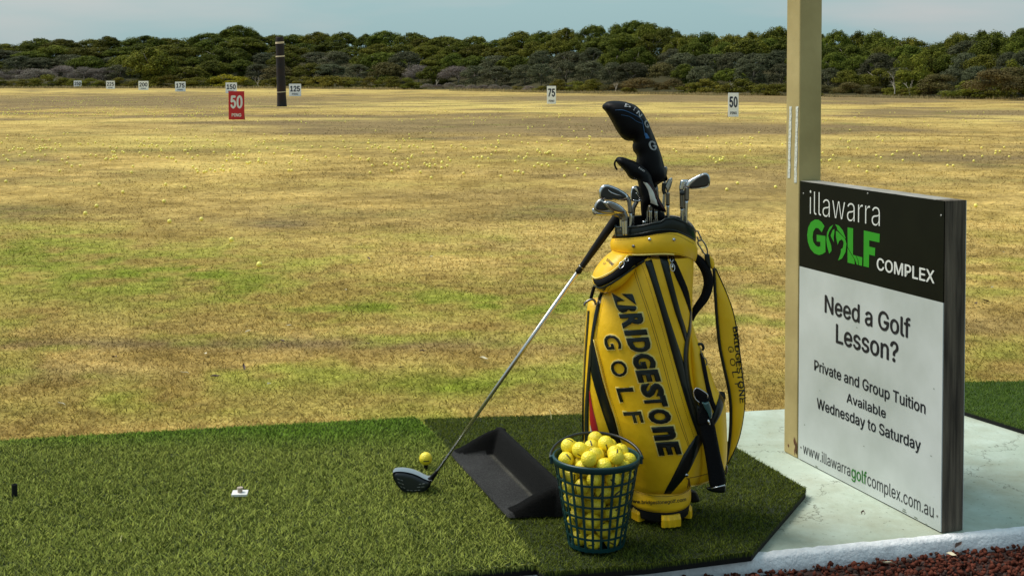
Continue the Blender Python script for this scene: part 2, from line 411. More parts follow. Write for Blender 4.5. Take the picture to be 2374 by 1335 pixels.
# grass blades: one triangle each, laid out over the ground so that they are as dense as the eye can tell
def blades(name, X, Y, Z, h, wd, col, m, lean=.7, parent=None, up=.6):
    n = len(X); a = rng.uniform(0, 2 * math.pi, n); b = rng.uniform(0, 2 * math.pi, n); l = rng.uniform(.2, 1, n) * lean
    cx, cy = np.cos(a) * wd / 2, np.sin(a) * wd / 2
    tip = np.stack([X + np.cos(b) * h * l, Y + np.sin(b) * h * l, Z + h * rng.uniform(up, 1, n)], 1)
    p0 = np.stack([X - cx, Y - cy, Z - .002], 1); p1 = np.stack([X + cx, Y + cy, Z - .002], 1)
    V = np.stack([p0, p1, tip], 1).reshape(-1, 3); Fc = np.arange(3 * n).reshape(n, 3)
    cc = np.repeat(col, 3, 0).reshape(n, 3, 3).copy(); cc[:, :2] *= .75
    return mesh(name, V, Fc, m, parent, False, cols=cc.reshape(-1, 3))
m_blade = Mcol('grass_blade', .8, spec=.15, trans=.45)
def pxgrid(n, x0, x1, y0, y1, pw=1.0):
    x = rng.uniform(x0, x1, n); y = y0 + (y1 - y0) * rng.uniform(0, 1, n) ** pw
    Y = F * (CZ - FZ) / (y - HY); X = (x - CX) / F * Y
    return X, Y, y
X, Y, y = pxgrid(340000, -250, 2650, 214, 1120)
k = (Y < Dline(px_of(X, Y))) & (Y > 4.0)
X, Y = X[k], Y[k]
# keep blades off the slab and mats
def in_poly(X, Y, poly):
    c = np.zeros(len(X), bool)
    for i in range(len(poly)):
        p, q = poly[i], poly[(i + 1) % len(poly)]
        c ^= ((p[1] > Y) != (q[1] > Y)) & (X < (q[0] - p[0]) * (Y - p[1]) / (q[1] - p[1] + 1e-12) + p[0])
    return c
slab = [P(-900, 1520, 0), P(1080, 1342, 0), P(1745, 1290, 0), P(2374, 1228, 0), P(3300, 1140, 0), P(3300, 935, 0), P(2300, 942, 0), P(1819, 948, 0), P(1640, 958, 0), P(1350, 975, 0), P(965, 985, 0), P(0, 1040, 0), P(-900, 1095, 0)]
mat1 = [P(-700, 1480), P(400, 1380), P(1249, 1302), P(1010, 1005), P(965, 965), P(500, 990), P(0, 1019), P(-700, 1060)]
mat2 = [P(1246, 1305), P(1262, 1319, MZ), P(1500, 1302), P(1742, 1272), P(1868, 1128), P(1700, 1030), P(1570, 955), P(1350, 957), P(985, 968), P(1010, 1002)]
mat3 = [P(2150, 905), P(2190, 884), P(2900, 874), P(2900, 1140), P(2374, 985), P(2234, 942)]
k = ~(in_poly(X, Y, [(p.x, p.y) for p in slab]))
X, Y = X[k], Y[k]; n = len(X)
col = fieldcol(X, Y) * rng.uniform(.45, 1.65, n)[:, None] * np.array([[1, 1, 1]])
hh = np.clip(.016 + .0004 * Y, 0, .026) * rng.uniform(.5, 1.5, n); ww = np.clip(.0016 + Y * .0006, 0, .10) * rng.uniform(.6, 1.4, n)
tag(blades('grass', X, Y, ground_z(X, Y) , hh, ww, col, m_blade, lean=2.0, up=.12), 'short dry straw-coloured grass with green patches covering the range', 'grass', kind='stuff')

# slab, kerb face, gravel
m_slab = M('worn_green_concrete', (.54, .62, .54), .75, col2=(.33, .39, .30), vs=3.0, bump=.25, bs=45, vdet=9)
m_kerb = M('white_kerb_paint', (.88, .88, .89), .8, col2=(.66, .66, .68), vs=30, bump=.6, bs=90, vdet=8)
def weather(m):
    N = m.node_tree.nodes; L = m.node_tree.links; b = N['Principled BSDF']; tc = N.new('ShaderNodeTexCoord')
    src = b.inputs['Base Color'].links[0].from_socket
    def mixin(fac, colr, src):
        x = N.new('ShaderNodeMix'); x.data_type = 'RGBA'; L.new(fac, x.inputs['Factor']); L.new(src, x.inputs['A']); x.inputs['B'].default_value = (*colr, 1); return x.outputs['Result']
    def nz(scale, lo, hi, det=8):
        n = N.new('ShaderNodeTexNoise'); n.inputs['Scale'].default_value = scale; n.inputs['Detail'].default_value = det; n.inputs['Roughness'].default_value = .65; L.new(tc.outputs['Object'], n.inputs['Vector'])
        r = N.new('ShaderNodeMapRange'); r.inputs['From Min'].default_value = lo; r.inputs['From Max'].default_value = hi; L.new(n.outputs['Fac'], r.inputs[0]); return r.outputs[0], n
    f, _ = nz(1.7, .48, .75); src = mixin(f, (.27, .26, .16), src)
    f, _ = nz(60, .62, .74, 3); src = mixin(f, (.14, .15, .11), src)
    f, n = nz(5, .2, .8); v = N.new('ShaderNodeTexVoronoi'); v.feature = 'DISTANCE_TO_EDGE'; v.inputs['Scale'].default_value = 1.1
    ad = N.new('ShaderNodeVectorMath'); ad.operation = 'MULTIPLY_ADD'; ad.inputs[1].default_value = (.35, .35, .35); L.new(n.outputs['Color'], ad.inputs[0]); L.new(tc.outputs['Object'], ad.inputs[2]); L.new(ad.outputs[0], v.inputs['Vector'])
    r = N.new('ShaderNodeMapRange'); r.inputs['From Min'].default_value = .0035; r.inputs['From Max'].default_value = .0; L.new(v.outputs['Distance'], r.inputs[0])
    src = mixin(r.outputs[0], (.10, .10, .07), src); L.new(src, b.inputs['Base Color'])
weather(m_slab)
mb = MB().add(*prism([(p.x, p.y) for p in slab], -.30, 0))
o = mb.build('concrete_path', m_slab, smooth=False); tag(o, kind='structure')
# painted kerb strip proud of the slab front
fr = [P(-900, 1520, 0), P(1080, 1342, 0), P(1745, 1290, 0), P(2374, 1228, 0), P(3300, 1140, 0)]
fr = [Vector(p) for p in resample([p[:] for p in fr], 260, smooth=False)]
V = []; Fc = []
for i, p in enumerate(fr):
    wv = (mnoise.noise(Vector((p.x * 14, 1, 0))) * .002 + mnoise.noise(Vector((p.x * 50, 3, 0))) * .0012)
    back = .020 + mnoise.noise(Vector((p.x * 60, 7, 0))) * .010
    V += [(p.x, p.y + back, .0035), (p.x, p.y - .006 + wv, .003), (p.x, p.y - .014 + wv, -.006), (p.x, p.y - .017 + wv * 1.5, -.05), (p.x, p.y - .02, -.2)]
for i in range(len(fr) - 1):
    for j in range(4): a = i * 5 + j; Fc.append([a, a + 1, a + 6, a + 5])
tag(mesh('kerb', V, Fc, m_kerb), kind='structure')
m_soil = M('dark_soil', (.05, .02, .014), .95, var=.4, vs=40, bump=.6, bs=60)
bed = [(p.x, p.y + .01) for p in fr]; bed = [(fr[0].x, .6)] + bed + [(fr[-1].x, .6)]
mb = MB().add([(x, y, -.046) for x, y in bed], [list(range(len(bed)))])
tag(mb.build('garden_bed', m_soil, smooth=False), kind='structure')
# lava gravel
ico = bmesh.new(); bmesh.ops.create_icosphere(ico, subdivisions=1, radius=1); iv = np.array([v.co[:] for v in ico.verts]); ifc = np.array([[v.index for v in f.verts] for f in ico.faces]); ico.free()
ng = 14000; gx = rng.uniform(P(1500, 1335, 0).x, P(2900, 1335, 0).x, ng); gy = rng.uniform(2.7, 4.0, ng)
fx_ = np.array([p.x for p in fr]); fy_ = np.array([p.y for p in fr]); lim = np.interp(gx, fx_, fy_) - .022
k = gy < lim; gx, gy = gx[k], gy[k]; ng = len(gx); lim = lim[k]
s = rng.uniform(.0035, .0095, ng); gzz = -.040 + rng.uniform(0, .014, ng) + np.clip(.04 - (lim - gy), 0, .04) * -.1
jit = iv[None] * rng.uniform(.65, 1.25, (ng, len(iv), 1)) * s[:, None, None] * rng.uniform(.6, 1.2, (ng, 1, 3))
ang = rng.uniform(0, 6.28, ng); ca, sa = np.cos(ang)[:, None], np.sin(ang)[:, None]
jx = jit[..., 0] * ca - jit[..., 1] * sa; jy = jit[..., 0] * sa + jit[..., 1] * ca
V = np.stack([jx + gx[:, None], jy + gy[:, None], jit[..., 2] + gzz[:, None]], 2).reshape(-1, 3)
Fc = (ifc[None] + (np.arange(ng) * len(iv))[:, None, None]).reshape(-1, 3)
gc = np.array([[.105, .031, .019]]) * rng.uniform(.45, 1.5, ng)[:, None]; kk = rng.uniform(0, 1, ng) < .15; gc[kk] = np.array([.07, .045, .038]) * rng.uniform(.6, 1.2, kk.sum())[:, None]
m_grav = Mcol('lava_stone', .95, fine=.3, fs=200, spec=.1)
tag(mesh('gravel', V, Fc, m_grav, smooth=False, cols=np.repeat(gc, len(iv), 0)), 'reddish brown lava gravel beside the white kerb', 'gravel', kind='stuff')

# ------------------------------------------------------------------ mats
def turf_mat(name, poly, th, n, c1, c2, label, hb, wb, parent_loc=None, xr=None, dark=.5, seamdir=0):
    base = Vector((sum(p.x for p in poly) / len(poly), sum(p.y for p in poly) / len(poly), .002))
    e = empty(name, base, label, 'mat')
    b = MB().add(*prism([(p.x, p.y) for p in poly], .002, th * .45)).build('rubber_backing', m_rubber, e, False)
    cc = Vector((base.x, base.y, 0))
    top = [((p - cc) * 1.0 + cc) for p in poly]
    m_b = M(name + '_base', tuple(c * dark for c in c1), .95, var=.3, vs=30)
    MB().add(*prism([(p.x, p.y) for p in top], th * .45, th - .006)).build('turf_base', m_b, e, False)
    xs = [p.x for p in poly]; ysx = [p.y for p in poly]
    X0, X1 = (xr if xr else (min(xs), max(xs)))
    X = rng.uniform(X0, X1, n); Y = rng.uniform(min(ysx), max(ysx), n); k = in_poly(X, Y, [(p.x, p.y) for p in poly]); X, Y = X[k], Y[k]; n = len(X)
    # rim fringe
    pv = fbm(X, Y, 9, 3); p2 = fbm(X, Y, 1.6, 8); p3 = fbm(X, Y, 45, 12, 2)
    t = np.clip(rng.uniform(0, 1, n) ** 1.5 * 1.0 + (pv - .5) * .12, 0, 1)[:, None]
    col = (np.array([c1]) * (1 - t) + np.array([c2]) * t) * (.86 + .28 * p2)[:, None]
    if xr and xr[0] < -1: gr = np.clip((Y - 4.30 + (p2 - .5) * .3) / .25, 0, 1)[:, None]; col = col * (1 - gr) + col * np.array([[.60, .85, .50]]) * gr
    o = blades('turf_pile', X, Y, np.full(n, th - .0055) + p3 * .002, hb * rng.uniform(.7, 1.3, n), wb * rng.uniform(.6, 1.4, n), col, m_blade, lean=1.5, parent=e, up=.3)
    o['kind'] = 'stuff'
    VV = []; cl = []
    for i, p in enumerate(poly):            # fibres hanging over the cut edge
        q = poly[(i + 1) % len(poly)]; ed = q - p; m = int(min(ed.length, 4) * 1500); nrm = Vector((ed.y, -ed.x, 0)).normalized()
        if in_poly(np.array([(p.x + q.x) / 2 + nrm.x * .01]), np.array([(p.y + q.y) / 2 + nrm.y * .01]), [(a.x, a.y) for a in poly])[0]: nrm = -nrm
        t = rng.uniform(0, 1, m)[:, None]; b0 = np.array(p[:])[None] * (1 - t) + np.array(q[:])[None] * t; b0[:, 2] = th - .006
        dd_ = np.array(ed.normalized()[:])[None]; nn_ = np.array(nrm[:])[None]
        tip = b0 + nn_ * rng.uniform(.001, .007, m)[:, None] + dd_ * rng.uniform(-.005, .005, m)[:, None]; tip[:, 2] += rng.uniform(-.016, .007, m)
        VV.append(np.stack([b0 - dd_ * .0016, b0 + dd_ * .0016, tip], 1).reshape(-1, 3)); tt_ = rng.uniform(0, 1, m)[:, None]; cl.append(np.repeat((np.array([c1]) * (1 - tt_) + np.array([c2]) * tt_) * .8, 3, 0))
    VV = np.vstack(VV); o = mesh('edge_fringe', VV, np.arange(len(VV)).reshape(-1, 3), m_blade, e, False, cols=np.vstack(cl)); o['kind'] = 'stuff'
    return e
turf_mat('hitting_mat', mat1, MZ, 210000, (.038, .062, .006), (.68, .74, .17), 'large bright green artificial turf hitting mat with a teed ball and golf club on it', .0130, .0046, xr=(-1.95, .25))
turf_mat('stance_mat', mat2, MZ, 130000, (.028, .046, .004), (.25, .30, .045), 'darker green clipped-corner stance mat under the golf bag and ball basket', .009, .0032, xr=(-.4, 1.05))
turf_mat('hitting_mat', mat3, MZ, 60000, (.06, .12, .012), (.22, .33, .06), 'dark green turf mat behind the white lesson sign at the right edge', .014, .0036, xr=(1.2, 2.6))

# ------------------------------------------------------------------ post and sign
s0 = P(1849, 1063, 0); s1 = P(2181, 1236, 0); sd = (s1 - s0); SW = sd.length; sd.normalize(); sn = Vector((-sd.y, sd.x, 0))  # sn points away from camera side
m_post = M('cream_painted_steel', (.50, .40, .18), .55, var=.10, vs=6, bump=.08, bs=50, col2=(.37, .29, .12), vdet=10, spec=.3)
PH = 3.2
pe = empty('post', s0 - sd * .045 + sn * .045, 'cream painted square steel post with two strips of peeling white tape', 'post')
o = MB().add(*box_vf(s0 - sd * .088, sd * .085, sn * .088, (0, 0, PH))).build('steel_tube', m_post, pe, False); bevel(o, .006, 3)
m_rust = M('rust', (.14, .06, .025), .9, var=.4, vs=60)
mb = MB()
for k_ in range(14):
    t = random.random(); a = s0 - sd * (.003 + .02 * random.random()) ; z = .012 + random.random() ** 2 * .05
    q = a - sn * .0012; ww_ = random.uniform(.003, .008); h_ = random.uniform(.006, .022)
    mb.add([q + Vector((0, 0, z - h_)), q - sd * ww_ + Vector((0, 0, z)), q + Vector((0, 0, z + h_)), q + sd * .4 * ww_ + Vector((0, 0, z))], [[0, 1, 2, 3]])
mb.build('rust_patch', m_rust, pe, False)
m_tape = M('old_white_tape', (.62, .63, .56), .8, var=.12, vs=60, bump=.4, bs=120)
def plane_proj(o_, n_):
    def pr(x, y):
        d = ray(x, y); t = (o_ - EYE).dot(n_) / d.dot(n_); nn = n_ if n_.dot(d) < 0 else -n_
        return EYE + d * t, nn
    return pr
ppost = plane_proj(s0, sn)
for (x0, x1, y0, y1) in ((1830.5, 1837, 247, 413), (1845.5, 1852, 247, 424)):
    A, B = [], []
    n = 18
    for i in range(n):
        t = i / (n - 1); yy = y0 + (y1 - y0) * t; dx = -4.2 * t
        A.append(ppost(x0 + dx + random.uniform(0, .8), yy)[0] - sn * .0015); B.append(ppost(x1 + dx - random.uniform(0, 1.3), yy)[0] - sn * .0015)
    V = A + B; Fc = [[i, i + 1, n + i + 1, n + i] for i in range(n - 1)]
    V += [v + sn * .0012 for v in V]; Fc += [[2 * n + j for j in f][::-1] for f in Fc]
    MB().add(V, Fc).build('tape_strip', m_tape, pe, False)

V = [s0 - sd * .058 + Vector((0, 0, .030)) - sn * .0008 + (sd * math.cos(a) + Vector((0, 0, 1)) * math.sin(a) * 1.2) * .0045 for a in np.linspace(0, 2 * math.pi, 13)[:-1]]
MB().add(V, [list(range(12))]).build('bolt_hole', m_rust, pe, False)
SH = .958; TK = .078
se = empty('sign', s0 + sd * SW / 2 + sn * TK / 2, 'black and white golf lesson sign in a grey timber frame beside the cream post', 'sign')
m_board = M('white_sign_face', (.60, .64, .63), .5, col2=(.43, .47, .44), vs=4, spec=.3, vdet=10)
m_black = M('black_sign_face', (.006, .007, .003), .55, var=.2, vs=8, spec=.12)
m_wood = M('weathered_timber', (.17, .135, .095), .8, col2=(.030, .022, .014), vs=5, bump=.5, bs=16, stretch=(14, 14, .9), vdet=6)
z0 = .004
so_ = s0 + sd * .004
p_sign = plane_proj(so_, sn)
vb0 = p_sign(1858, 618)[0].z; vb1 = p_sign(2186, 702)[0].z; vb = (vb0 + vb1) / 2
Vz = lambda z: Vector((0, 0, z))
MB().add(*box_vf(so_ + Vz(z0), sd * (SW - .004), sn * .0035, (0, 0, vb - z0))).build('white_panel', m_board, se, False)
MB().add(*box_vf(so_ + Vz(vb), sd * (SW - .004), sn * .0035, (0, 0, SH - vb))).build('black_panel', m_black, se, False)
MB().add(*box_vf(so_ + sn * (TK - .0035) + Vz(z0), sd * (SW - .004), sn * .0035, (0, 0, SH - z0))).build('back_panel', m_board, se, False)
b0 = so_ + sn * .0036
o = MB().add(*box_vf(b0 + sd * (SW - .046) + Vz(.002), sd * .044, sn * (TK - .0073), (0, 0, SH - .002 + .001))).build('end_stud', m_wood, se, False)
m_wood2 = M('weathered_top_rail', (.36, .34, .30), .85, col2=(.2, .19, .16), vs=5, bump=.4, bs=14, stretch=(3, 3, 14), vdet=6)
MB().add(*box_vf(b0 + Vz(SH - .045), sd * (SW - .0465), sn * (TK - .0073), (0, 0, .0455))).build('top_rail', m_wood2, se, False)
MB().add(*box_vf(b0 + Vz(.003), sd * (SW - .0465), sn * (TK - .0073), (0, 0, .04))).build('bottom_rail', m_wood, se, False)
m_tw = M('white_lettering', (.72, .74, .70), .5); m_tb = M('dark_lettering', (.008, .008, .016), .45); m_tg = M('green_lettering', (.018, .30, .006), .5); m_tgd = M('dark_green_lettering', (.01, .16, .006), .5); m_tgrey = M('charcoal_lettering', (.03, .03, .035), .5)
def sline(s, bl, br, top, mat_, nm, mb=None, **k):
    """one line of sign lettering: baseline from bl to br (px), top = px row of the ascender above bl"""
    a, _ = p_sign(*bl); b, _ = p_sign(*br); t, _ = p_sign(bl[0], top)
    V, Fc = glyphs(s, **k); x0, x1 = V[:, 0].min(), V[:, 0].max(); y1 = V[:, 1].max()
    hgt = t.z - a.z; ex = (b - a); out = []
    for v in V:
        gx = (v[0] - x0) / (x1 - x0); gy = v[1] / y1
        out.append(a + ex * gx + Vz(hgt * gy) - sn * (.0009 + .00012 * v[2]))
    own = mb is None; mb = mb or MB(); mb.add(out, Fc)
    if own: mb.build(nm, mat_, se, False)
sline('illawarra', (1877.5, 496.5), (2040, 525.5), 441, m_tw, 'lettering', bold=-.012)
sline('COMPLEX', (2033, 624.5), (2167, 657), 596.5, m_tw, 'lettering', bold=.018)
sline('Need a Golf', (1912, 723), (2111, 784), 681, m_tb, 'lettering', bold=.018)
sline('Lesson?', (1938, 793), (2083, 841), 749, m_tb, 'lettering', bold=.018)
sline('Private and Group Tuition', (1888, 857), (2146, 959), 832.5, m_tb, 'lettering', bold=.014)
sline('Available', (1963, 931), (2054, 969), 909, m_tb, 'lettering', bold=.014)
sline('Wednesday to Saturday', (1894, 945), (2135, 1045), 921, m_tb, 'lettering', bold=.014)
def ub(x): return 1049.5 + (x - 1862) * (1200 - 1049.5) / (2164.6 - 1862)
def wtop(x): return ub(x) - 25
sline('www.illawarra', (1862, ub(1862)), (1971.5, ub(1971.5)), wtop(1862), m_tgrey, 'lettering')
sline('golf', (1974, ub(1974)), (2009.5, ub(2009.5)), ub(1974) - 29, m_tgd, 'lettering', bold=.012)
sline('complex.com.au', (2011, ub(2011)), (2164.6, ub(2164.6)), ub(2011) - 29, m_tgrey, 'lettering')
mb = MB()
def lp(pts): return [(1860 + x / 6.355, 430 + y / 6.355) for x, y in pts]
LOGO = [[(330, 600), (290, 690), (240, 630), (200, 625), (165, 680), (155, 760), (165, 830), (200, 885), (240, 905), (270, 895), (270, 830), (215, 825), (215, 725), (345, 745), (345, 980), (300, 1010), (250, 1025), (180, 1000), (120, 930), (85, 830), (75, 730), (90, 620), (130, 540), (190, 503), (240, 505), (290, 540)],
        [(460, 580), (410, 610), (370, 690), (357, 800), (370, 900), (400, 1005), (435, 960), (430, 890), (400, 800), (385, 740), (400, 680), (440, 620)],
        [(478, 640), (450, 660), (420, 740), (445, 790), (470, 835), (465, 760), (475, 700)],
        [(498, 672), (500, 760), (515, 830), (525, 875), (545, 820), (580, 795), (610, 820), (612, 860), (600, 920), (570, 940), (575, 965), (565, 1010), (530, 1105), (590, 1075), (640, 980), (655, 860), (636, 790), (560, 712), (520, 674)],
        [(485, 572), (540, 590), (600, 660), (642, 772), (634, 782), (562, 698), (520, 650), (510, 610)],
        [(670, 618), (752, 632), (750, 1022), (790, 1032), (820, 1100), (830, 1170), (805, 1163), (780, 1090), (700, 960), (672, 905)], [(670, 915), (695, 965), (772, 1090), (775, 1160), (670, 1135)], [(798, 1035), (888, 1058), (884, 1185), (838, 1172), (828, 1100)],
        [(910, 662), (1145, 715), (1140, 840), (990, 808), (990, 900), (1078, 920), (1072, 1038), (988, 1018), (985, 1208), (905, 1188)]]
for pl in LOGO:
    V = [p_sign(*q)[0] - sn * .0009 for q in lp(pl)]; mb.add(V, [list(range(len(V)))])
mb.build('logo', m_tg, se, False)
m_screw = M('screw_head', (.25, .25, .24), .5, .6)
def disc(mb, c, n_, r, h=.002, k=12):
    a = n_.orthogonal().normalized(); b = n_.cross(a); V = []
    for q in (0, h): V += [c + n_ * q + (a * math.cos(2 * math.pi * i / k) + b * math.sin(2 * math.pi * i / k)) * r for i in range(k)]
    mb.add(V, [list(range(k, 2 * k))] + [[i, (i + 1) % k, k + (i + 1) % k, k + i] for i in range(k)])
for q in ((1863, 449), (2012, 449), (2182, 500), (1857, 1036), (2173, 1195)):
    mb = MB(); disc(mb, p_sign(*q)[0], -sn, .0035, .0012); mb.build('screw', m_screw, se)
# chips and scuffs on the sheet's lower edge and face
m_scuff = M('dirt_mark', (.22, .25, .20), .8); mb = MB()
for k_ in range(12):
    t = random.random(); u = random.uniform(.02, SW - .03); z = z0 + (random.random() ** 2.5) * .6 + .004
    if random.random() < .45: z = z0 + random.uniform(.0, .008)
    c = so_ + sd * u + Vz(z) - sn * .0006; r1, r2 = random.uniform(.0008, .004), random.uniform(.0008, .0025)
    if z < .02: r1 *= 3
    mb = MB(); mb.add([c + sd * (r1 * math.cos(a) * random.uniform(.7, 1.3)) + Vz(r2 * math.sin(a)) for a in np.linspace(0, 2 * math.pi, 9)[:-1]], [list(range(8))]); mb.build('scuff_mark', m_scuff, se, False)

# ------------------------------------------------------------------ golf bag
YB = P(1530, 1192).y
be = empty('golf_bag', (Q(1530, 1190, YB).x, YB, MZ), 'big yellow and black tour golf bag standing full of clubs', 'golf bag')
def part(name, rows, e=2.5, mt=m_yel, caps=True, n=56, parent=be, Yc=YB):
    return autosmooth(mesh(name, *loft(rows_of(rows), Yc, n, e, caps), mt, parent), 50)
body = part('body', [(588, 1436, 1606, .115, 0), (620, 1434, 1606, .12, 0), (670, 1402, 1604, .125, 0), (720, 1384, 1603, .130, 0), (785, 1376, 1603, .135, 0), (850, 1386, 1610, .138, 0),
             (930, 1404, 1626, .140, 0), (1000, 1424, 1638, .138, 0), (1060, 1442, 1640, .130, 0), (1095, 1455, 1628, .120, 0), (1112, 1459, 1606, .110, 0), (1121, 1462, 1596, .098, 0)], 2.35)
side = part('side_pocket', [(694, 1368, 1400, .03, .02), (704, 1363, 1420, .05, .02), (740, 1359, 1440, .07, .02), (800, 1355, 1440, .085, .02), (900, 1351, 1450, .09, .02), (1000, 1351, 1460, .09, .02), (1060, 1362, 1470, .085, .02), (1105, 1395, 1475, .07, .02), (1118, 1420, 1475, .05, .02)], 2.3)
appa = part('apparel_pocket', [(745, 1590, 1604, .02, .0), (765, 1588, 1609, .05, 0), (800, 1588, 1622, .075, 0), (850, 1588, 1642, .09, 0), (895, 1590, 1658, .10, 0), (925, 1595, 1676, .105, 0), (1000, 1598, 1681, .11, 0), (1045, 1598, 1681, .105, 0), (1075, 1598, 1676, .10, 0), (1095, 1596, 1655, .085, 0), (1104, 1590, 1640, .07, 0)], 2.6)
valu = part('valuables_pocket', [(584, 1420, 1475, .06, -.05), (600, 1400, 1478, .075, -.05), (622, 1382, 1475, .085, -.05), (640, 1374, 1460, .09, -.05), (655, 1375, 1445, .085, -.05), (668, 1382, 1425, .06, -.05), (674, 1390, 1410, .03, -.05)], 2.2)
# collar: ring with a wavy top and bottom edge
def ringband(name, top, bot, cx, ax, hb, mt, out=0.0, bulge=.006, Yc=YB, nseg=96, topback=None, rows=7, parent=be):
    V = []; Fc = []
    for k in range(nseg):
        a = 2 * math.pi * k / nseg; c, s = math.cos(a), math.sin(a)
        px = cx + ax * c; front = s < 0
        yy = hb * s; dpt = Yc + yy
        tpx = np.interp(px, [q[0] for q in top], [q[1] for q in top]); bpx = np.interp(px, [q[0] for q in bot], [q[1] for q in bot])
        sY = Yc - hb * abs(s)
        zt = Q(px, tpx, sY).z; zb = Q(px, bpx, sY).z
        if not front and topback is not None:
            w_ = s ** 1.0; zt = zt * (1 - w_) + topback * w_
        x = Q(px, 560, Yc).x
        for j in range(rows):
            t = j / (rows - 1); bl = bulge * math.sin(math.pi * t) + out
            V.append((x + bl * c, Yc + yy + bl * s, zb + (zt - zb) * t))
    for k in range(nseg):
        for j in range(rows - 1):
            a = k * rows + j; b = ((k + 1) % nseg) * rows + j; Fc.append([a, b, b + 1, a + 1])
    return V, Fc
ctop = [(1424, 553), (1450, 552), (1480, 549), (1510, 543), (1540, 539), (1560, 540), (1580, 547), (1611, 562)]
cbot = [(1420, 586), (1440, 590), (1480, 592), (1530, 590), (1560, 591), (1585, 597), (1608, 606)]
bv, bf = ringband('collar', ctop, cbot, 1515.5, 96, .125, None)
collar = mesh('collar', bv, bf, m_yel, be)
btop = [(1428, 527), (1445, 529), (1480, 524), (1505, 518), (1524, 515), (1527, 508), (1550, 506), (1575, 515), (1595, 526), (1612, 538)]
zb_ = Q(1500, 503, YB + .10).z
bv, bf = ringband('cuff', btop, [(a, b + 2) for a, b in ctop], 1519, 92, .120, None, bulge=.002, topback=zb_)
cuff = mesh('cuff', bv, bf, m_blk, be)
bv2, bf2 = ringband('cuff', [(a, b) for a, b in btop], [(a, b + 8) for a, b in ctop], 1519, 87, .113, None, bulge=0, topback=zb_)
cin = mesh('cuff_lining', bv2, [f[::-1] for f in bf2], m_blkf, be)
zi = Q(1519, 545, YB).z
mesh('divider', [(Q(1519 + 86 * math.cos(a), 545, YB).x, YB + .112 * math.sin(a), zi) for a in np.linspace(0, 2 * math.pi, 40)[:-1]], [list(range(39))], m_blkf, be)
# rim cord and piping of cuff
pr_top = projector([collar, cuff], YB)
mb = MB(); nn_ = 96; r7 = 7
rim = [bv[k * r7 + r7 - 1] for k in range(nn_)]; rim.append(rim[0])
mb.add(*tube_vf(rim, .0035, 6, False)); mb.build('rim_piping', m_blk, be)
mb = MB(); cord(mb, [(a, b - 6) for a, b in ctop], .0028, pr_top, .001, 40); mb.build('cuff_piping', m_blk, be)
mb = MB(); cord(mb, [(a, b - 1) for a, b in cbot], .0022, pr_top, .001, 40); mb.build('collar_piping', m_yel_l, be)
mb = MB()
for off, ref in ((-5, cbot), (3, ctop)):
    c = resample([(a + (0 if i not in (0, len(ref) - 1) else (3 if i == 0 else -3)), b + off) for i, (a, b) in enumerate(ref)], 110)
    for i in range(0, 109, 2):
        a, na = pr_top(*c[i]); b, _ = pr_top(*c[i + 1]); mb.add(*tube_vf([a + na * .0004, b + na * .0004], .0007, 4))
    mb.build('stitching', m_seam, be); mb = MB()
for q in ((1469, 571), (1506, 555), (1562, 555.5)):
    mb = MB(); p, n_ = pr_top(*q); disc(mb, p, n_, .0045, .003); mb.build('rivet', m_dchrome if q[0] == 1469 else m_chrome, be)

# base
band = part('base_band', [(1116, 1466, 1592, .095, 0), (1120, 1459, 1598, .102, 0), (1135, 1456, 1601, .106, 0), (1152, 1456, 1601, .106, 0), (1160, 1459, 1598, .102, 0)], 2.0)
# lower edge lies on the front: the band's near side shows lower in the view than its axis
ring_rows = [(1160, 1464, 1594, .098, 0), (1164, 1462, 1598, .102, 0), (1180, 1464, 1596, .100, 0), (1184, 1468, 1590, .096, 0)]
foot = part('foot_ring', ring_rows, 2.0, m_rubber)
pr_b = projector([band, foot], YB)
def footpad(ang, wdeg, po=0):
    V = []; Fc = []; n = 9
    c = Q(1530, 1190, YB); z1 = Q(1530, 1165, YB).z; a0 = Q(1530 + 72, 1190, YB).x - c.x
    for i in range(n):
        a = R(ang + wdeg * (i / (n - 1) - .5)); rib = .0035 * (i % 2)
        for (r, z) in ((a0 - .03, z1), (a0 + .004 - po + rib * .5, z1), (a0 + .009 - po + rib, z1 - .012), (a0 + .009 - po + rib, MZ + .002), (a0 - .03, MZ + .001)):
            V.append((c.x + r * math.cos(a), YB + r * 1.12 * math.sin(a), z))
    for i in range(n - 1):
        for j in range(4): q = i * 5 + j; Fc.append([q, q + 1, q + 6, q + 5])
    Fc += [[0, 1, 2, 3, 4], [(n - 1) * 5 + j for j in (4, 3, 2, 1, 0)]]
    return V, Fc
for a in (-78, -150, -12, 30, 90, 150): MB().add(*footpad(a, 34 if a == -78 else 24, 0 if a == -78 else .010)).build('foot', m_yel, be, False)
mb = MB(); text_px(mb, 'www.bridgestonegolf.com', (1459, 1165), (131, -4), (0, -11), lambda x, y: pr_b(x, y + 7 * (1 - ((x - 1527) / 72) ** 2)), .0008, bold=.012); mb.build('lettering', m_tb, be, False)
mb = MB(); zq = []
for row in (1122, 1157):
    c = [(x, row) for x in np.linspace(1462, 1594, 90)]
    for i in range(0, 89, 2):
        pa = loft([(row, 1456, 1600, .106, 0)], YB, 4)[0]
        def pt(x): 
            c0 = Q(1528, row, YB); a = Q(1600, row, YB).x - c0.x; dx = Q(x, row, YB).x - c0.x
            return Vector((c0.x + dx, YB - .1065 * math.sqrt(max(0, 1 - (dx / a) ** 2)), c0.z))
        mb.add(*tube_vf([pt(c[i][0]), pt(c[i + 1][0])], .0008, 4))
    mb.build('stitching', m_seam, be); mb = MB()
pass
PB = projector([body, side, appa, valu], YB)
PF = projector([body], YB)
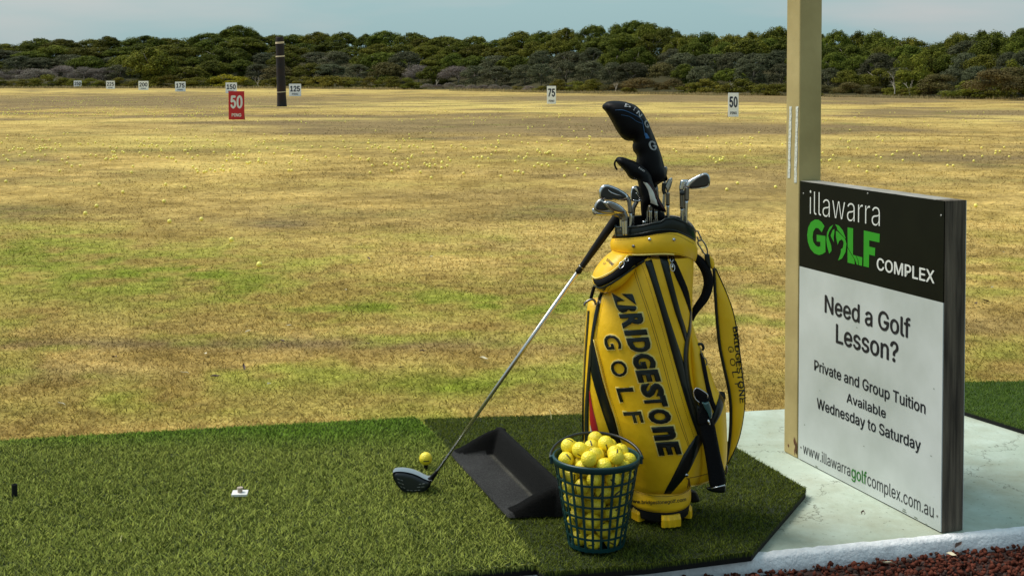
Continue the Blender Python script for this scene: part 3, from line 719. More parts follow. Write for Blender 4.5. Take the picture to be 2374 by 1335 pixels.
# black stripes over the front
mb = MB(); ribbon(mb, [(1491, 600), (1510, 655), (1530, 720), (1541, 760), (1560, 830), (1580, 900), (1600, 965), (1617, 1010)], [(1509, 590), (1526, 650), (1547, 720), (1560, 760), (1583, 830), (1600, 890), (1618, 950), (1632, 1000)], PF, .002, .005, 40)
mb.build('stripe', m_blk, be)
mb = MB(); ribbon(mb, [(1526, 592), (1540, 640), (1563, 720), (1576, 757), (1590, 800)], [(1549, 592), (1556, 634), (1578, 720), (1588, 752), (1597, 785)], PF, .002, .004); mb.build('stripe', m_blk, be)
mb = MB(); ribbon(mb, [(1549, 594), (1562, 635), (1580, 675), (1598, 722), (1602, 740)], [(1563, 594), (1584, 640), (1598, 677), (1603, 715), (1605, 740)], PF, .002, .003); mb.build('stripe', m_blkf, be)
# zip line below the valuables pocket
mb = MB(); ribbon(mb, [(1372, 641), (1380, 647), (1396, 643), (1420, 630), (1440, 612), (1456, 592)], [(1378, 658), (1388, 666), (1404, 661), (1432, 645), (1462, 624), (1500, 596)], PB, .003, .005, 36)
ribbon(mb, [(1456, 592), (1470, 592), (1500, 591)], [(1464, 622), (1480, 611), (1500, 600)], PB, .003, .003)
mb.build('zip_band', m_blkf, be)
mb = MB(); cord(mb, [(1372, 639), (1380, 645), (1396, 641), (1420, 628), (1440, 610), (1455, 592)], .002, PB, .006); mb.build('pocket_piping', m_yel_l, be)
mb = MB(); cord(mb, [(1377, 660), (1390, 668), (1408, 662), (1434, 646), (1462, 626), (1494, 604)], .003, PB, .004); mb.build('pocket_piping', m_blk, be)
# front panel outline: black piping down the left edge, then the slanted black wedge
mb = MB(); ribbon(mb, [(1402, 664), (1390, 680), (1380, 715), (1374, 745), (1368, 790), (1365, 850)], [(1414, 655), (1398, 684), (1390, 715), (1384, 745), (1376, 785), (1372, 850)], PB, .002, .004, 30); mb.build('panel_piping', m_blk, be)
mb = MB(); ribbon(mb, [(1370, 800), (1368, 850), (1372, 880), (1393, 950), (1412, 1005), (1440, 1090)], [(1375, 788), (1388, 840), (1402, 895), (1424, 965), (1436, 1010), (1458, 1085)], PB, .002, .003, 30); mb.build('stripe', m_blk, be)
mb = MB(); ribbon(mb, [(1365, 905), (1366, 950), (1366, 975), (1371, 1000)], [(1367, 905), (1376, 950), (1383, 975), (1389, 1000)], PB, .002, .002); mb.build('red_stripe', m_red, be)
mb = MB(); stripe(mb, [(1368, 985), (1371, 1003)], [1, 5], PB, lift=.0015, bulge=.001); mb.build('white_stripe', m_white, be)
mb = MB(); stripe(mb, [(1364, 720), (1359, 790), (1355, 850), (1352, 940), (1352, 1020)], [6, 6, 5, 5, 5], PB, lift=.002, bulge=.003)
stripe(mb, [(1370, 800), (1364, 880), (1360, 950), (1360, 1020), (1366, 1060)], [8, 9, 11, 11, 11], PB, lift=.002, bulge=.003); mb.build('side_piping', m_blk, be)
# bag hanging strap and clip at the left
mb = MB(); V = [Q(x, y, YB - .02) for x, y in resample([(1378, 664), (1373, 680), (1370, 692)], 10)]; mb.add(*tube_vf(V, .005, 8)); mb.build('hanger_strap', m_blkf, be)
mb = MB(); V = [Q(x, y, YB - .03) for x, y in resample([(1355, 709), (1357, 702), (1364, 697), (1373, 694), (1379, 698), (1381, 706)], 16)]; mb.add(*tube_vf(V, .0035, 8)); mb.build('clip', m_dchrome, be)
# light edge piping of the front panel, seam lines
mb = MB(); cord(mb, [(1376, 787), (1389, 840), (1403, 895), (1425, 965), (1437, 1010), (1459, 1085)], .0013, PB, .003, 40); mb.build('panel_edge', m_yel_l, be)
mb = MB()
for dx in (0, 5):
    cord(mb, [(1468 + dx, 624), (1480 + dx, 662), (1500 + dx, 720), (1520 + dx, 785), (1540 + dx, 855), (1560 + dx, 930), (1580 + dx, 990), (1597 + dx * .5, 1037)], .0007, PF, .0004, 40, 4)
mb.build('seam', m_seam, be)
for pts in ([(1381, 790), (1395, 845), (1409, 897), (1431, 966), (1443, 1010), (1462, 1075)], [(1487, 611), (1506, 665), (1525, 728), (1537, 768), (1556, 836), (1575, 905), (1594, 968), (1609, 1012)], [(1419, 658), (1404, 684), (1395, 715), (1389, 745), (1381, 784)], [(1424, 654), (1445, 640), (1468, 624), (1484, 612)]):
    mb = MB(); c = resample(pts, 2 * int(len(pts) * 12))
    for i in range(0, len(c) - 1, 2):
        a, _ = PB(*c[i]); b, _ = PB(*c[i + 1]); k_ = ray(*c[i]).normalized() * .0006; mb.add(*tube_vf([a - k_, b - k_], .0007, 4))
    mb.build('stitching', m_seam, be)
# right side piping from the handle down
mb = MB(); ribbon(mb, [(1600, 720), (1596, 760), (1588, 790), (1584, 830), (1588, 880), (1597, 920), (1612, 960), (1622, 990)], [(1606, 722), (1604, 760), (1599, 795), (1597, 830), (1602, 880), (1610, 912), (1626, 950), (1636, 985)], PB, .003, .005, 36); mb.build('side_piping', m_blk, be)
# lower straps
mb = MB(); ribbon(mb, [(1667, 906), (1664, 925), (1652, 958), (1640, 985)], [(1680, 908), (1682, 925), (1672, 960), (1655, 988)], PB, .004, .005, 20); mb.build('strap', m_blk, be)
mb = MB(); ribbon(mb, [(1612, 1010), (1585, 1050), (1560, 1100), (1537, 1144)], [(1640, 1000), (1614, 1062), (1594, 1100), (1557, 1144)], PB, .003, .003, 24); mb.build('strap', m_blk, be)
mb = MB(); stripe(mb, [(1626, 818), (1632, 850), (1640, 890), (1650, 930), (1660, 952)], [9, 11, 11, 12, 12], PB, lift=.004, bulge=.003); mb.build('strap', m_blkf, be)
mb = MB(); inflate(mb, [(1620, 960), (1640, 968), (1654, 975), (1662, 1010), (1672, 1060), (1681, 1100), (1681, 1126), (1662, 1130), (1647, 1130), (1640, 1090), (1632, 1040), (1622, 1000)], YB - .135, .014, 8); mb.build('rain_hood_strap', m_blkf, be)
mb = MB(); inflate(mb, [(1609, 905), (1614, 898), (1626, 905), (1640, 913), (1646, 925), (1640, 940), (1650, 962), (1652, 978), (1636, 985), (1620, 985), (1616, 960), (1622, 945), (1618, 930), (1610, 918)], YB - .14, .012, 6); mb.build('buckle_tab', m_blkf, be)
mb = MB(); V = [Q(x, y, YB - .158) for x, y in resample([(1622, 933), (1612, 924), (1608, 912), (1610, 903), (1616, 899), (1628, 905), (1640, 914), (1640, 922)], 24)]; mb.add(*tube_vf(V, .0018, 6)); mb.build('buckle_ring', m_chrome, be)
mb = MB(); inflate(mb, [(1626, 932), (1636, 933), (1643, 930), (1649, 945), (1651, 960), (1647, 972), (1639, 955)], YB - .158, .005, 5); mb.build('buckle', M('teal_buckle', (.03, .09, .09), .2, coat=.5), be)
mb = MB(); mb.add(*tube_vf([Q(1642, 972, YB - .16), Q(1645, 984, YB - .16)], .003, 6)); mb.build('buckle_pin', m_chrome, be)
mb = MB(); mb.add(*tube_vf([Q(1649, 1132, YB - .15), Q(1681, 1123.5, YB - .15)], .0025, 6)); mb.build('hem_bar', m_chrome, be)
mb = MB(); inflate(mb, [(1636, 1131), (1648, 1127), (1680, 1123), (1683, 1134), (1680, 1141), (1665, 1142), (1648, 1139)], YB - .135, .010, 5); mb.build('end_buckle', m_blk, be)
mb = MB(); inflate(mb, [(1598, 1140), (1614, 1140), (1622, 1158), (1618, 1163), (1602, 1163)], YB + .02, .03, 6); mb.build('base_bracket', m_rubber, be)
# snap loop and ring of the thin strap
mb = MB(); V = [Q(x, y, YB - .06) for x, y in resample([(1616, 806), (1619, 798), (1627, 798), (1631, 806), (1628, 812)], 16)]; mb.add(*tube_vf(V, .004, 8)); mb.build('loop', m_blk, be)
mb = MB(); V = [Q(x, y, YB - .075) for x, y in resample([(1624, 812), (1629, 826), (1636, 832), (1639, 842), (1634, 847), (1629, 840), (1629, 828)], 24)]; mb.add(*tube_vf(V, .0018, 6)); mb.build('zip_pull', m_dchrome, be)
# bottom flap seams
mb = MB(); cord(mb, [(1600, 1107), (1620, 1103), (1642, 1097)], .0010, PB, .001); cord(mb, [(1600, 1127), (1597, 1108)], .002, PB, .001); cord(mb, [(1592, 1108), (1597, 1112), (1594, 1130)], .0018, PB, .001)
mb.build('flap_seam', m_seam, be)
mb = MB(); cord(mb, [(1600, 1127), (1620, 1123), (1645, 1115)], .0022, PB, .002); mb.build('flap_piping', m_yel_l, be)
mb = MB(); p, n_ = PB(1591, 1100); disc(mb, p, n_, .005, .004); mb.build('rivet', m_chrome, be)
# zip pulls with oval tags
def oval(mb, c, rx, ry, rot, lift, r=.0012):
    V = []
    for a in np.linspace(0, 2 * math.pi, 21):
        x = rx * math.cos(a); y = ry * math.sin(a); q = (c[0] + x * math.cos(rot) - y * math.sin(rot), c[1] + x * math.sin(rot) + y * math.cos(rot)); V.append(PB(*q)[0] - ray(*q).normalized() * lift)
    mb.add(*tube_vf(V, r, 5, False))
mb = MB(); oval(mb, (1441, 614), 5, 9, R(30), .012); oval(mb, (1453, 602), 4, 4, 0, .012); mb.build('zip_pull', m_chrome, be)
mb = MB(); oval(mb, (1559, 620), 5.2, 9, R(-8), .012); oval(mb, (1557, 602), 3.5, 5, 0, .012); mb.build('zip_pull', m_chrome, be)
mb = MB(); ribbon(mb, [(1557, 614), (1556, 620)], [(1562, 614), (1562, 620)], PB, .010, .001, 6); mb.build('pull_plate', m_chrome, be)

# lettering on the bag front
def bigglyph(mb, mo, ch, y0, y1, wpx=51.0, dx=0.0, shear=0):
    t = (y0 - 682) / 376; x0 = 1422 + 106 * t + dx; h = y1 - y0
    for m_, grow, bev, lift, th in ((mo, 3.2, .0, .0016, .0010), (mb, 0, .035, .0045, .0045)):
        text_px(m_, ch, (x0 - grow, y0 - grow * .9), (.282 * h + grow * .3, h + 2 * grow * .9), (wpx + 2 * grow, -3), PF, lift, bold=.02 + (.012 if grow else 0), bev=bev if bev else .005, ext=.02, thick=th)
for ch, y0, y1 in (('R', 728, 762), ('I', 765.5, 778), ('D', 783.5, 817), ('G', 820, 855), ('E', 858, 886), ('S', 889, 921), ('T', 917.5, 943), ('O', 948.5, 982.5), ('n', 989, 1020), ('E', 1024, 1054)):
    mb = MB(); mo = MB(); bigglyph(mb, mo, ch, y0, y1, dx=1.5); mo.build('letter_outline', m_yel_l, mb.build('letter', m_blk, be))
BL = [[(1441, 681), (1466, 681), (1470, 690), (1475, 706)], [(1418, 679), (1449, 697), (1430, 699), (1431, 706), (1452, 708), (1475, 709), (1476, 717), (1471, 721), (1463, 721.5), (1457, 717), (1452, 723), (1443, 725), (1435, 721), (1429, 712)]]
mb = MB(); mo = MB()
def flatpoly(mb, pts, proj, lift, th, ins=2.0):
    pl = resample(pts, 50, True, False); c = pl.mean(0)
    V0 = [proj(*q) for q in pl]; inner = []
    d = np.roll(pl, -1, 0) - np.roll(pl, 1, 0); d /= np.linalg.norm(d, axis=1)[:, None]; nn = np.stack([-d[:, 1], d[:, 0]], 1)
    ar = ((pl[:, 0] * np.roll(pl[:, 1], -1)) - (np.roll(pl[:, 0], -1) * pl[:, 1])).sum()
    if ar < 0: nn = -nn
    pi = pl + nn * ins; n = len(pl)
    A = [p - ray(*q).normalized() * .0003 for (p, _), q in zip(V0, pl)]; B = [p - ray(*q).normalized() * (lift + th * .6) for (p, _), q in zip(V0, pl)]
    B2 = [proj(*q)[0] - ray(*q).normalized() * (lift + th) for q in pi]
    V = A + B + B2; Fc = [[i, (i + 1) % n, n + (i + 1) % n, n + i] for i in range(n)] + [[n + i, n + (i + 1) % n, 2 * n + (i + 1) % n, 2 * n + i] for i in range(n)] + [list(range(2 * n, 3 * n))]
    mb.add(V, Fc)
for pl in BL:
    flatpoly(mb, pl, PF, .003, .003); 
    flatpoly(mo, [tuple(np.array(q) + (np.array(q) - np.mean(pl, 0)) * .10) for q in pl], PF, .0008, .001, .5)
mo.build('letter_outline', m_yel_l, mb.build('letter', m_blk, be))
for ch, x0, y0, h, wd, sk in (('G', 1398, 777, 33, 36, .30), ('O', 1415, 836, 37, 36, .18), ('L', 1430, 899, 32, 37, .30), ('F', 1446, 954, 26, 40, .28)):
    mb = MB(); mo = MB()
    text_px(mb, ch, (x0, y0), (sk * h, h), (wd, -2), PF, .003, bev=.02, ext=.01, thick=.0025, bold=-.004)
    text_px(mo, ch, (x0 - 2.6, y0 - 2.6), (sk * h, h + 5.2), (wd + 5.2, -2), PF, .0016, bev=.005, ext=.01, thick=.001, bold=.028)
    mo.build('letter_outline', m_yel_l, mb.build('letter', m_blk, be))
mb = MB(); text_px(mb, 'STONE', (1405, 604), (15, 13), (4, -5), PB, .001, bold=.02); mb.build('lettering', m_tb, be, False); mb = MB(); text_px(mb, 'LF', (1398, 612), (4, 4), (4, -5), PB, .001); mb.build('lettering', m_tb, be, False)

# carry handle
mb = MB(); V = []
c = resample([(1606, 590), (1622, 605), (1634, 622), (1641, 642), (1642, 662), (1634, 688), (1620, 708), (1608, 726), (1602, 742)], 30)
mb.add(*tube_vf([Q(x, y, YB - .0) for x, y in c], [.010, .0135, .0145, .0145, .014, .013, .011, .008], 12)); mb.build('handle', m_blkf, be)
# shoulder strap
IN = [(1652, 619), (1654, 640), (1656, 680), (1660, 740), (1666, 800), (1676, 850), (1687, 900), (1692, 945), (1691, 1000), (1686, 1045), (1680, 1076)]
OUT = [(1660, 622), (1668, 640), (1682, 672), (1698, 715), (1708, 760), (1716, 820), (1722, 870), (1727, 910), (1726, 950), (1718, 1000), (1706, 1038), (1688, 1075)]
A = resample(IN, 50); B = resample(OUT, 50)
V = []; Fc = []; n = 50; kk = 16
for i in range(n):
    l, r = Q(*A[i], YB + .02), Q(*B[i], YB + .02); c0 = (l + r) / 2; a = (r.x - l.x) / 2
    for k in range(kk):
        an = 2 * math.pi * k / kk; V.append((c0.x + a * math.cos(an), c0.y + (min(.016, a * .8)) * math.sin(an), c0.z + (r.z - l.z) / 2 * math.cos(an)))
for i in range(n - 1):
    for k in range(kk): Fc.append([i * kk + k, i * kk + (k + 1) % kk, (i + 1) * kk + (k + 1) % kk, (i + 1) * kk + k])
Fc += [list(range(kk)), [(n - 1) * kk + k for k in range(kk)]]
strap = mesh('shoulder_strap', V, Fc, m_yel, be); autosmooth(strap, 60)
PS = projector([strap], YB)
mb = MB(); mb.add(*tube_vf([Q(a + 2, b, YB + .008) for a, b in A], .0045, 8)); 
mb.build('strap_binding', m_blk, be)
mb = MB(); mb.add(*tube_vf([Q(a - .6, b, YB + .014) for a, b in B], .0018, 6)); mb.build('strap_binding', m_blk, be)
mb = MB()
text_px(mb, 'BRIDGESTONE', (1698, 758), (17, 176), (13, -1), PS, .0012, bold=.018, shear=0)
mb.build('lettering', m_blk, be, False)
mb = MB()
for ch, x0, y0, h in (('G', 1687, 803, 14), ('O', 1691, 831, 17), ('L', 1697, 861, 14), ('F', 1703, 888, 11)):
    text_px(mb, ch, (x0, y0), (3, h), (12, -1), PS, .0012)
mb.build('lettering', m_blk, be, False)
# strap hardware
mb = MB(); V = [Q(x, y, YB) for x, y in resample([(1612, 540), (1616, 535), (1621, 543), (1626, 555), (1620, 558), (1616, 549)], 18)]; mb.add(*tube_vf(V, .0022, 6)); mb.build('hook', m_dchrome, be)
mb = MB(); V = [Q(x, y, YB) for x, y in resample([(1619, 558), (1627, 557), (1636, 569), (1640, 582), (1639, 592), (1632, 587), (1624, 574), (1618, 565), (1619, 558)], 30)]; mb.add(*tube_vf(V, .0022, 6)); mb.build('carabiner', m_dchrome, be)
mb = MB(); inflate(mb, [(1635, 594), (1644, 592), (1653, 600), (1657, 618), (1650, 624), (1640, 610)], YB + .01, .010, 5); mb.build('strap_tab', m_yel, be)
mb = MB(); inflate(mb, [(1634, 590), (1644, 589), (1646, 600), (1648, 622), (1642, 620), (1634, 602)], YB - .005, .006, 4); mb.build('strap_clip', m_blk, be)
mb = MB(); V = [Q(x, y, YB) for x, y in resample([(1680, 1076), (1684, 1080), (1685, 1090), (1682, 1098)], 10)]; mb.add(*tube_vf(V, .003, 6)); mb.build('lower_ring', m_dchrome, be)

# ------------------------------------------------------------------ clubs in the bag
G_CL = 'clubs standing in the yellow bag'
zclub = Q(1519, 540, YB).z
def club(name, px, label, cat='golf club', Yc=YB):
    b = Q(px, 540, Yc); return empty(name, (b.x, b.y, zclub), label, cat, G_CL)
def shaft(e, pts, Yc, r=.0045, m=m_chrome, name='shaft'):
    mb = MB(); mb.add(*tube_vf([Q(x, y, Yc) for x, y in resample(pts, 12)], r, 8)); return mb.build(name, m, e)
def plate(e, name, poly, Yc, T, Rp, m, tilt=0, smooth=True):
    mb = MB(); inflate(mb, poly, Yc, T, Rp, tilt=tilt, smooth=smooth); return mb.build(name, m, e)
# covered driver
Yd = YB + .02
e = club('covered_driver', 1530, 'tall covered driver, its big black headcover highest above the bag', Yc=Yd)
hc = plate(e, 'headcover', [(1396, 250), (1399, 242), (1410, 235.5), (1430, 234), (1452, 237), (1472, 244), (1486, 256), (1497, 273), (1509, 298), (1521, 326), (1532, 356), (1541, 388), (1546, 408), (1548, 418), (1536, 422), (1526, 428), (1514, 436), (1500, 432), (1484, 415), (1474, 385), (1476, 362), (1468, 350), (1466, 338), (1468, 328), (1455, 327), (1443, 321), (1430, 304), (1419, 284), (1406, 262)], Yd, .042, 34, m_hc)
PH_ = projector([hc], Yd)
shaft(e, [(1521, 430), (1525, 470), (1527, 545)], Yd, .0048, m_dchrome)
mb = MB()
for ch, o, ax, ay in (('P', (1447, 248), (13, 6), (3, -7)), ('I', (1467, 256), (3, 2), (4, -7)), ('N', (1474, 263), (9, 10), (6, -6)), ('G', (1491, 286), (9, 14), (8, -10))):
    text_px(mb, ch, o, ax, ay, PH_, .0012, bold=.02)
mb.build('lettering', m_grey, e, False); mb = MB(); text_px(mb, 'G', (1508, 350), (16, -2), (-7, -22), PH_, .0012, bold=.03, shear=0)
mb.build('lettering', m_grey, e, False)
mb = MB(); stripe(mb, [(1426, 256), (1445, 256), (1468, 265), (1487, 277), (1492, 295), (1495, 315)], [1.2, 1.8, 1.5, 2, 2, 2], PH_, lift=.0008, bulge=.0006)
stripe(mb, [(1440, 267), (1460, 271), (1475, 281), (1489, 287)], 1.3, PH_, lift=.0008, bulge=.0006)
mb.build('blue_line', m_blue, e); mb = MB(); flatpoly(mb, [(1497, 322), (1495, 308), (1500, 310), (1506, 321)], PH_, .001, .0006, .3); mb.build('blue_print', M('bright_blue_print', (.01, .10, .28), .5), e)
# covered fairway wood
Yf = YB - .05
e = club('covered_fairway_wood', 1505, 'covered fairway wood with a lower black headcover and cream striped sock', Yc=Yf)
plate(e, 'headcover', [(1428, 374), (1429, 367), (1434, 364), (1446, 365), (1460, 370), (1475, 376), (1490, 386), (1503, 398), (1509, 408), (1514, 424), (1522, 446), (1532, 466), (1545, 491), (1530, 489), (1515, 484), (1505, 475), (1500, 490), (1498, 506), (1490, 514), (1486, 490), (1484, 460), (1479, 424), (1476, 418), (1468, 417), (1458, 411), (1448, 396), (1436, 384)], Yf, .03, 22, m_hc)
hcs = e.children[0]; PH2 = projector([hcs], Yf)
mb = MB(); ribbon(mb, [(1490, 422), (1500, 438), (1505, 455), (1507, 470)], [(1502, 425), (1514, 441), (1522, 462), (1527, 478)], PH2, .001, .003, 16); mb.build('cream_panel', m_white, e)
mb = MB(); stripe(mb, [(1503, 424), (1515, 440), (1525, 463), (1541, 489)], 2, PH2, lift=.001, bulge=.001); mb.build('maroon_stripe', M('maroon_trim', (.09, .01, .012), .6), e)
mb = MB(); text_px(mb, 'PING', (1480, 391), (13, 9), (2, -3), PH2, .001, bold=.02); mb.build('lettering', m_grey, e, False); mb = MB(); text_px(mb, '5', (1437, 392), (5, 6), (4, -5), PH2, .001); mb.build('lettering', m_grey, e, False)
mb = MB(); V = [Q(x, y, Yf) for x, y in resample([(1431, 368), (1425, 378), (1427, 388), (1431, 394)], 10)]; mb.add(*tube_vf(V, .0028, 6)); mb.build('pull_loop', m_blkf, e)
shaft(e, [(1493, 512), (1494, 545)], Yf)
# irons
def iron(px, label, outer, inner, hosel, sh, Yc, mo=m_chrome, mi=m_iron, T=.006, ti=.0085, Rp=4):
    e = club('iron', px, label, Yc=Yc)
    plate(e, 'clubhead', outer, Yc, T, Rp, mo)
    if inner: plate(e, 'cavity', inner, Yc - .0015, ti, 2.5, mi)
    if hosel: shaft(e, hosel, Yc, .0062, m_dchrome, 'hosel')
    shaft(e, sh, Yc + .001, .0046)
    return e
Y1 = YB - .07
e = iron(1460, 'iron with a broad black cavity, topmost of the left iron heads', [(1390, 459), (1388, 447), (1391, 436), (1398, 429), (1408, 428), (1423, 432), (1441, 441), (1453, 449), (1458, 455), (1457, 462), (1448, 466), (1432, 465), (1405, 464), (1394, 464)],
     [(1392.5, 456), (1392, 446), (1398, 434), (1408, 431), (1425, 436.5), (1440, 444), (1452, 453), (1451, 460), (1430, 463), (1400, 461)], [(1455, 458), (1459, 470), (1461, 494)], [(1461, 493), (1463, 508), (1461, 545)], Y1)
mb = MB(); mb.add(*tube_vf([Q(x, y, Y1 - .0105) for x, y in ((1411, 441.5), (1418, 447), (1428, 451), (1441, 454))], [.0008, .002, .002, .001], 6)); mb.build('silver_insert', m_chrome, e)
e = iron(1447, 'iron with a grooved grey leaf-shaped face among the left heads', [(1398, 469), (1404, 465.5), (1414, 465.5), (1428, 470), (1442, 479), (1451, 489), (1453, 494), (1440, 496), (1422, 492), (1408, 483), (1401, 476)],
     [(1406, 470), (1415, 468), (1428, 473), (1441, 482), (1450, 491), (1438, 494), (1423, 489), (1411, 480)], [(1446, 493), (1450, 500), (1451, 512)], [(1451, 510), (1452, 545)], Y1 - .02, m_chrome, m_dchrome)
e = iron(1443, 'iron with a dark rounded head behind the leaf-shaped iron', [(1378, 486), (1378, 476), (1384, 466), (1392, 461), (1402, 465), (1420, 478), (1440, 490), (1446, 495), (1425, 497), (1400, 495), (1385, 491)],
     [(1381, 484), (1382, 475), (1388, 467), (1394, 466), (1402, 473), (1414, 484), (1404, 489), (1390, 488)], [(1438, 494), (1446, 502), (1446, 514)], [(1446, 512), (1447, 545)], Y1 + .0, m_satin)
e = iron(1440, 'iron lowest of the left heads, its bright sole turned to the camera', [(1372, 491), (1374, 482), (1380, 484), (1393, 492), (1424, 494), (1430, 498), (1406, 500.5), (1382, 499.5), (1374, 496)], [(1378, 492), (1390, 495.5), (1420, 496.5), (1404, 499), (1384, 498)], [(1424, 497), (1436, 500), (1441, 508)], [(1440, 504), (1442, 545)], Y1 + .02, m_chrome, m_dchrome)
e = iron(1468, 'short wedge with white crescent backs in front of the fairway headcover', [(1461, 462), (1463, 440), (1466, 433), (1478, 431), (1485, 440), (1488, 456), (1487, 465), (1478, 469), (1466, 467)],
     [(1463, 458), (1465, 440), (1470, 437), (1478, 445), (1483, 458), (1479, 465), (1468, 464)], [(1477, 467), (1469, 482), (1467, 500)], [(1467, 498), (1467, 545)], YB - .02)
mb = MB(); V = [Q(x, y, YB - .035) for x, y in ((1475, 447), (1481, 455), (1486, 462), (1480, 466), (1468, 464))]; mb.add(*tube_vf([Q(x, y, YB - .035) for x, y in resample([(1475, 447), (1481, 455), (1486, 462), (1480, 466), (1468, 464)], 14)], .0025, 6)); mb.build('silver_insert', m_chrome, e)
e = iron(1592, 'long iron at the right showing its dark flat face', [(1589, 436), (1590, 428), (1597, 418), (1612, 409), (1630, 401.5), (1640, 402), (1645, 409), (1646.5, 424), (1641, 434), (1625, 437.5), (1606, 439), (1597, 438)],
     [(1599, 436.5), (1598, 428), (1614, 412.5), (1631, 404), (1640, 404.5), (1644, 411), (1644.5, 424), (1638, 433), (1615, 436.5)], [(1593, 434), (1592.5, 465)], [(1592, 463), (1590.5, 500), (1590, 545)], YB - .02, m_chrome, M('dark_face', (.045, .04, .03), .5, .3))
e = iron(1581, 'iron with a bright silver toe left of the dark-faced long iron', [(1574, 440), (1575, 430), (1577, 421), (1582, 417), (1592, 416.5), (1597, 418), (1594, 428), (1588, 436), (1586, 442), (1578, 443)], None, [(1580, 442), (1581, 484)], [(1581, 482), (1580, 545)], YB - .0)
shaft(e, [(1576, 448), (1586, 448)], YB - .012, .006, m_iron, 'ferrule')
e = iron(1586, 'iron half hidden behind the silver-toed iron, hosel showing', [(1579, 424), (1584, 419), (1592, 420), (1595, 428), (1590, 436), (1584, 436)], None, [(1587, 436), (1587, 482)], [(1587, 480), (1585.5, 545)], YB + .03)
e = iron(1549, 'iron seen edge-on with a bright sole right of the driver cover', [(1541, 433), (1546, 421), (1551, 414), (1558, 412), (1559, 419), (1556, 432), (1551, 444), (1547, 447), (1544, 440)], None, [(1548, 447), (1548, 476)], [(1548.5, 474), (1549, 545)], YB + .02, m_satin)
shaft(e, [(1539, 424), (1538, 440), (1541, 449)], YB + .02, .0055, m_iron, 'ferrule')
e = iron(1539, 'dark club head peeping out behind the driver headcover', [(1540, 388), (1544, 386), (1547.5, 390), (1547, 400), (1544, 411), (1540, 412)], None, None, [(1542, 410), (1534, 545)], YB + .06, m_dchrome)
# covered hybrid behind and loose shafts between the heads
e = club('hybrid', 1508, 'dark hybrid low in the bag mouth between the covered clubs', Yc=YB + .03)
plate(e, 'clubhead', [(1500, 480), (1512, 476), (1528, 482), (1541, 496), (1540, 512), (1526, 514), (1510, 508), (1500, 498)], YB + .03, .02, 10, m_hc)
shaft(e, [(1518, 505), (1517, 545)], YB + .03)
for x_, y_, dy_, lb in ((1499, 478, -.03, 'bare steel shaft just right of the fairway cover sock'), (1509, 486, -.01, 'steel shaft second right of the fairway cover sock'), (1522, 488, .0, 'bright steel shaft below the cream striped sock'), (1532, 490, .02, 'thin steel shaft left of the edge-on iron')):
    e = club('club', x_, lb, Yc=YB + dy_)
    shaft(e, [(x_ - 1, y_), (x_, 545)], YB + dy_, .0046); shaft(e, [(x_ - 1, y_ - 8), (x_ - 1, y_ + 2)], YB + dy_, .006, m_dchrome, 'hosel')

# ------------------------------------------------------------------ leaning driver
YH = P(960, 1141).y
de = empty('driver', P(960, 1141), 'uncovered driver leaning on the bag, its black head resting on the bright mat', 'golf club')
face = resample([(910, 1096), (914, 1092), (930, 1091), (950, 1094), (968, 1100), (984, 1108), (997, 1113), (1002, 1112), (998, 1123), (989, 1134), (977, 1141), (960, 1143.5), (945, 1142), (932, 1136), (920, 1123), (912, 1108)], 60, True)
fc = face.mean(0); V = []; Fc = []
prof = [(-.004, .985, 0), (0, 1, 0), (.012, 1.02, 0), (.03, 1.0, -1), (.05, .92, 1), (.07, .78, 4), (.088, .55, 8), (.097, .3, 10)]
for (dy, s_, dn) in prof:
    for q in face:
        q2 = fc + (q - fc) * s_; yr = YH + dy
        pt_ = Q(q2[0], q2[1] + dn, YH); V.append((pt_.x, yr, max(MZ + .004, pt_.z)))
n = 60
for i in range(len(prof) - 1):
    for k in range(n): Fc.append([i * n + k, i * n + (k + 1) % n, (i + 1) * n + (k + 1) % n, (i + 1) * n + k])
Fc.append([(len(prof) - 1) * n + k for k in range(n)])
hd = mesh('crown', V, Fc, M('silver_grey_crown', (.30, .33, .35), .25, .6, coat=.6), de); autosmooth(hd, 50)
mb = MB(); inflate(mb, [tuple(fc + (q - fc) * .97 + np.array((0, 1.8))) for q in face[::3]], YH + .001, .009, 12); fo = mb.build('face', M('matte_black_face', (.010, .014, .018), .4), de)
PFc = projector([fo], YH); mb = MB()
for a, b in (((921, 1109), (934, 1114)), ((923, 1117), (936, 1123)), ((928, 1127), (939, 1131)), ((943, 1135), (957, 1137)), ((971, 1122), (984, 1120.5)), ((967, 1129), (984, 1127.5)), ((961, 1136.5), (974, 1135)), ((971, 1122), (984, 1120))):
    m_ = ((a[0] + b[0]) / 2, (a[1] + b[1]) / 2)
    for p0, p1 in ((a, (m_[0] - 1.2, m_[1])), ((m_[0] + 1.2, m_[1]), b)):
        stripe(mb, [p0, p1], 1.1, PFc, lift=.0006, bulge=.0004)
mb.build('groove_line', m_grey, de)
g0 = Q(1003, 1106, YH + .01); g1 = Q(1434, 498, YB + .02)
hs = [Q(988, 1122, YH + .012), Q(994, 1115, YH + .011), Q(1000, 1109, YH + .01), g0 + (g1 - g0) * .012, g0 + (g1 - g0) * .022]
mb = MB(); mb.add(*tube_vf(hs, [.014, .0105, .008, .0062, .0058], 12)); mb.build('hosel', m_hc, de)
tt = lambda t: g0 + (g1 - g0) * t
mb = MB(); mb.add(*tube_vf([tt(.02), tt(.4), tt(.80)], [.0046, .0058, .0068], 12)); mb.build('shaft', M('steel_shaft', (.56, .55, .53), .27, 1), de)
mb = MB(); mb.add(*tube_vf([tt(.79), tt(.798), tt(.80), tt(.9), tt(.995), tt(1.0)], [.009, .0095, .0085, .0115, .0135, .011], 12)); mb.build('grip', m_rubber, de)
mb = MB(); mb.add(*tube_vf([tt(.808), tt(.812)], .0098, 12)); mb.build('grip_ring', m_dchrome, de)

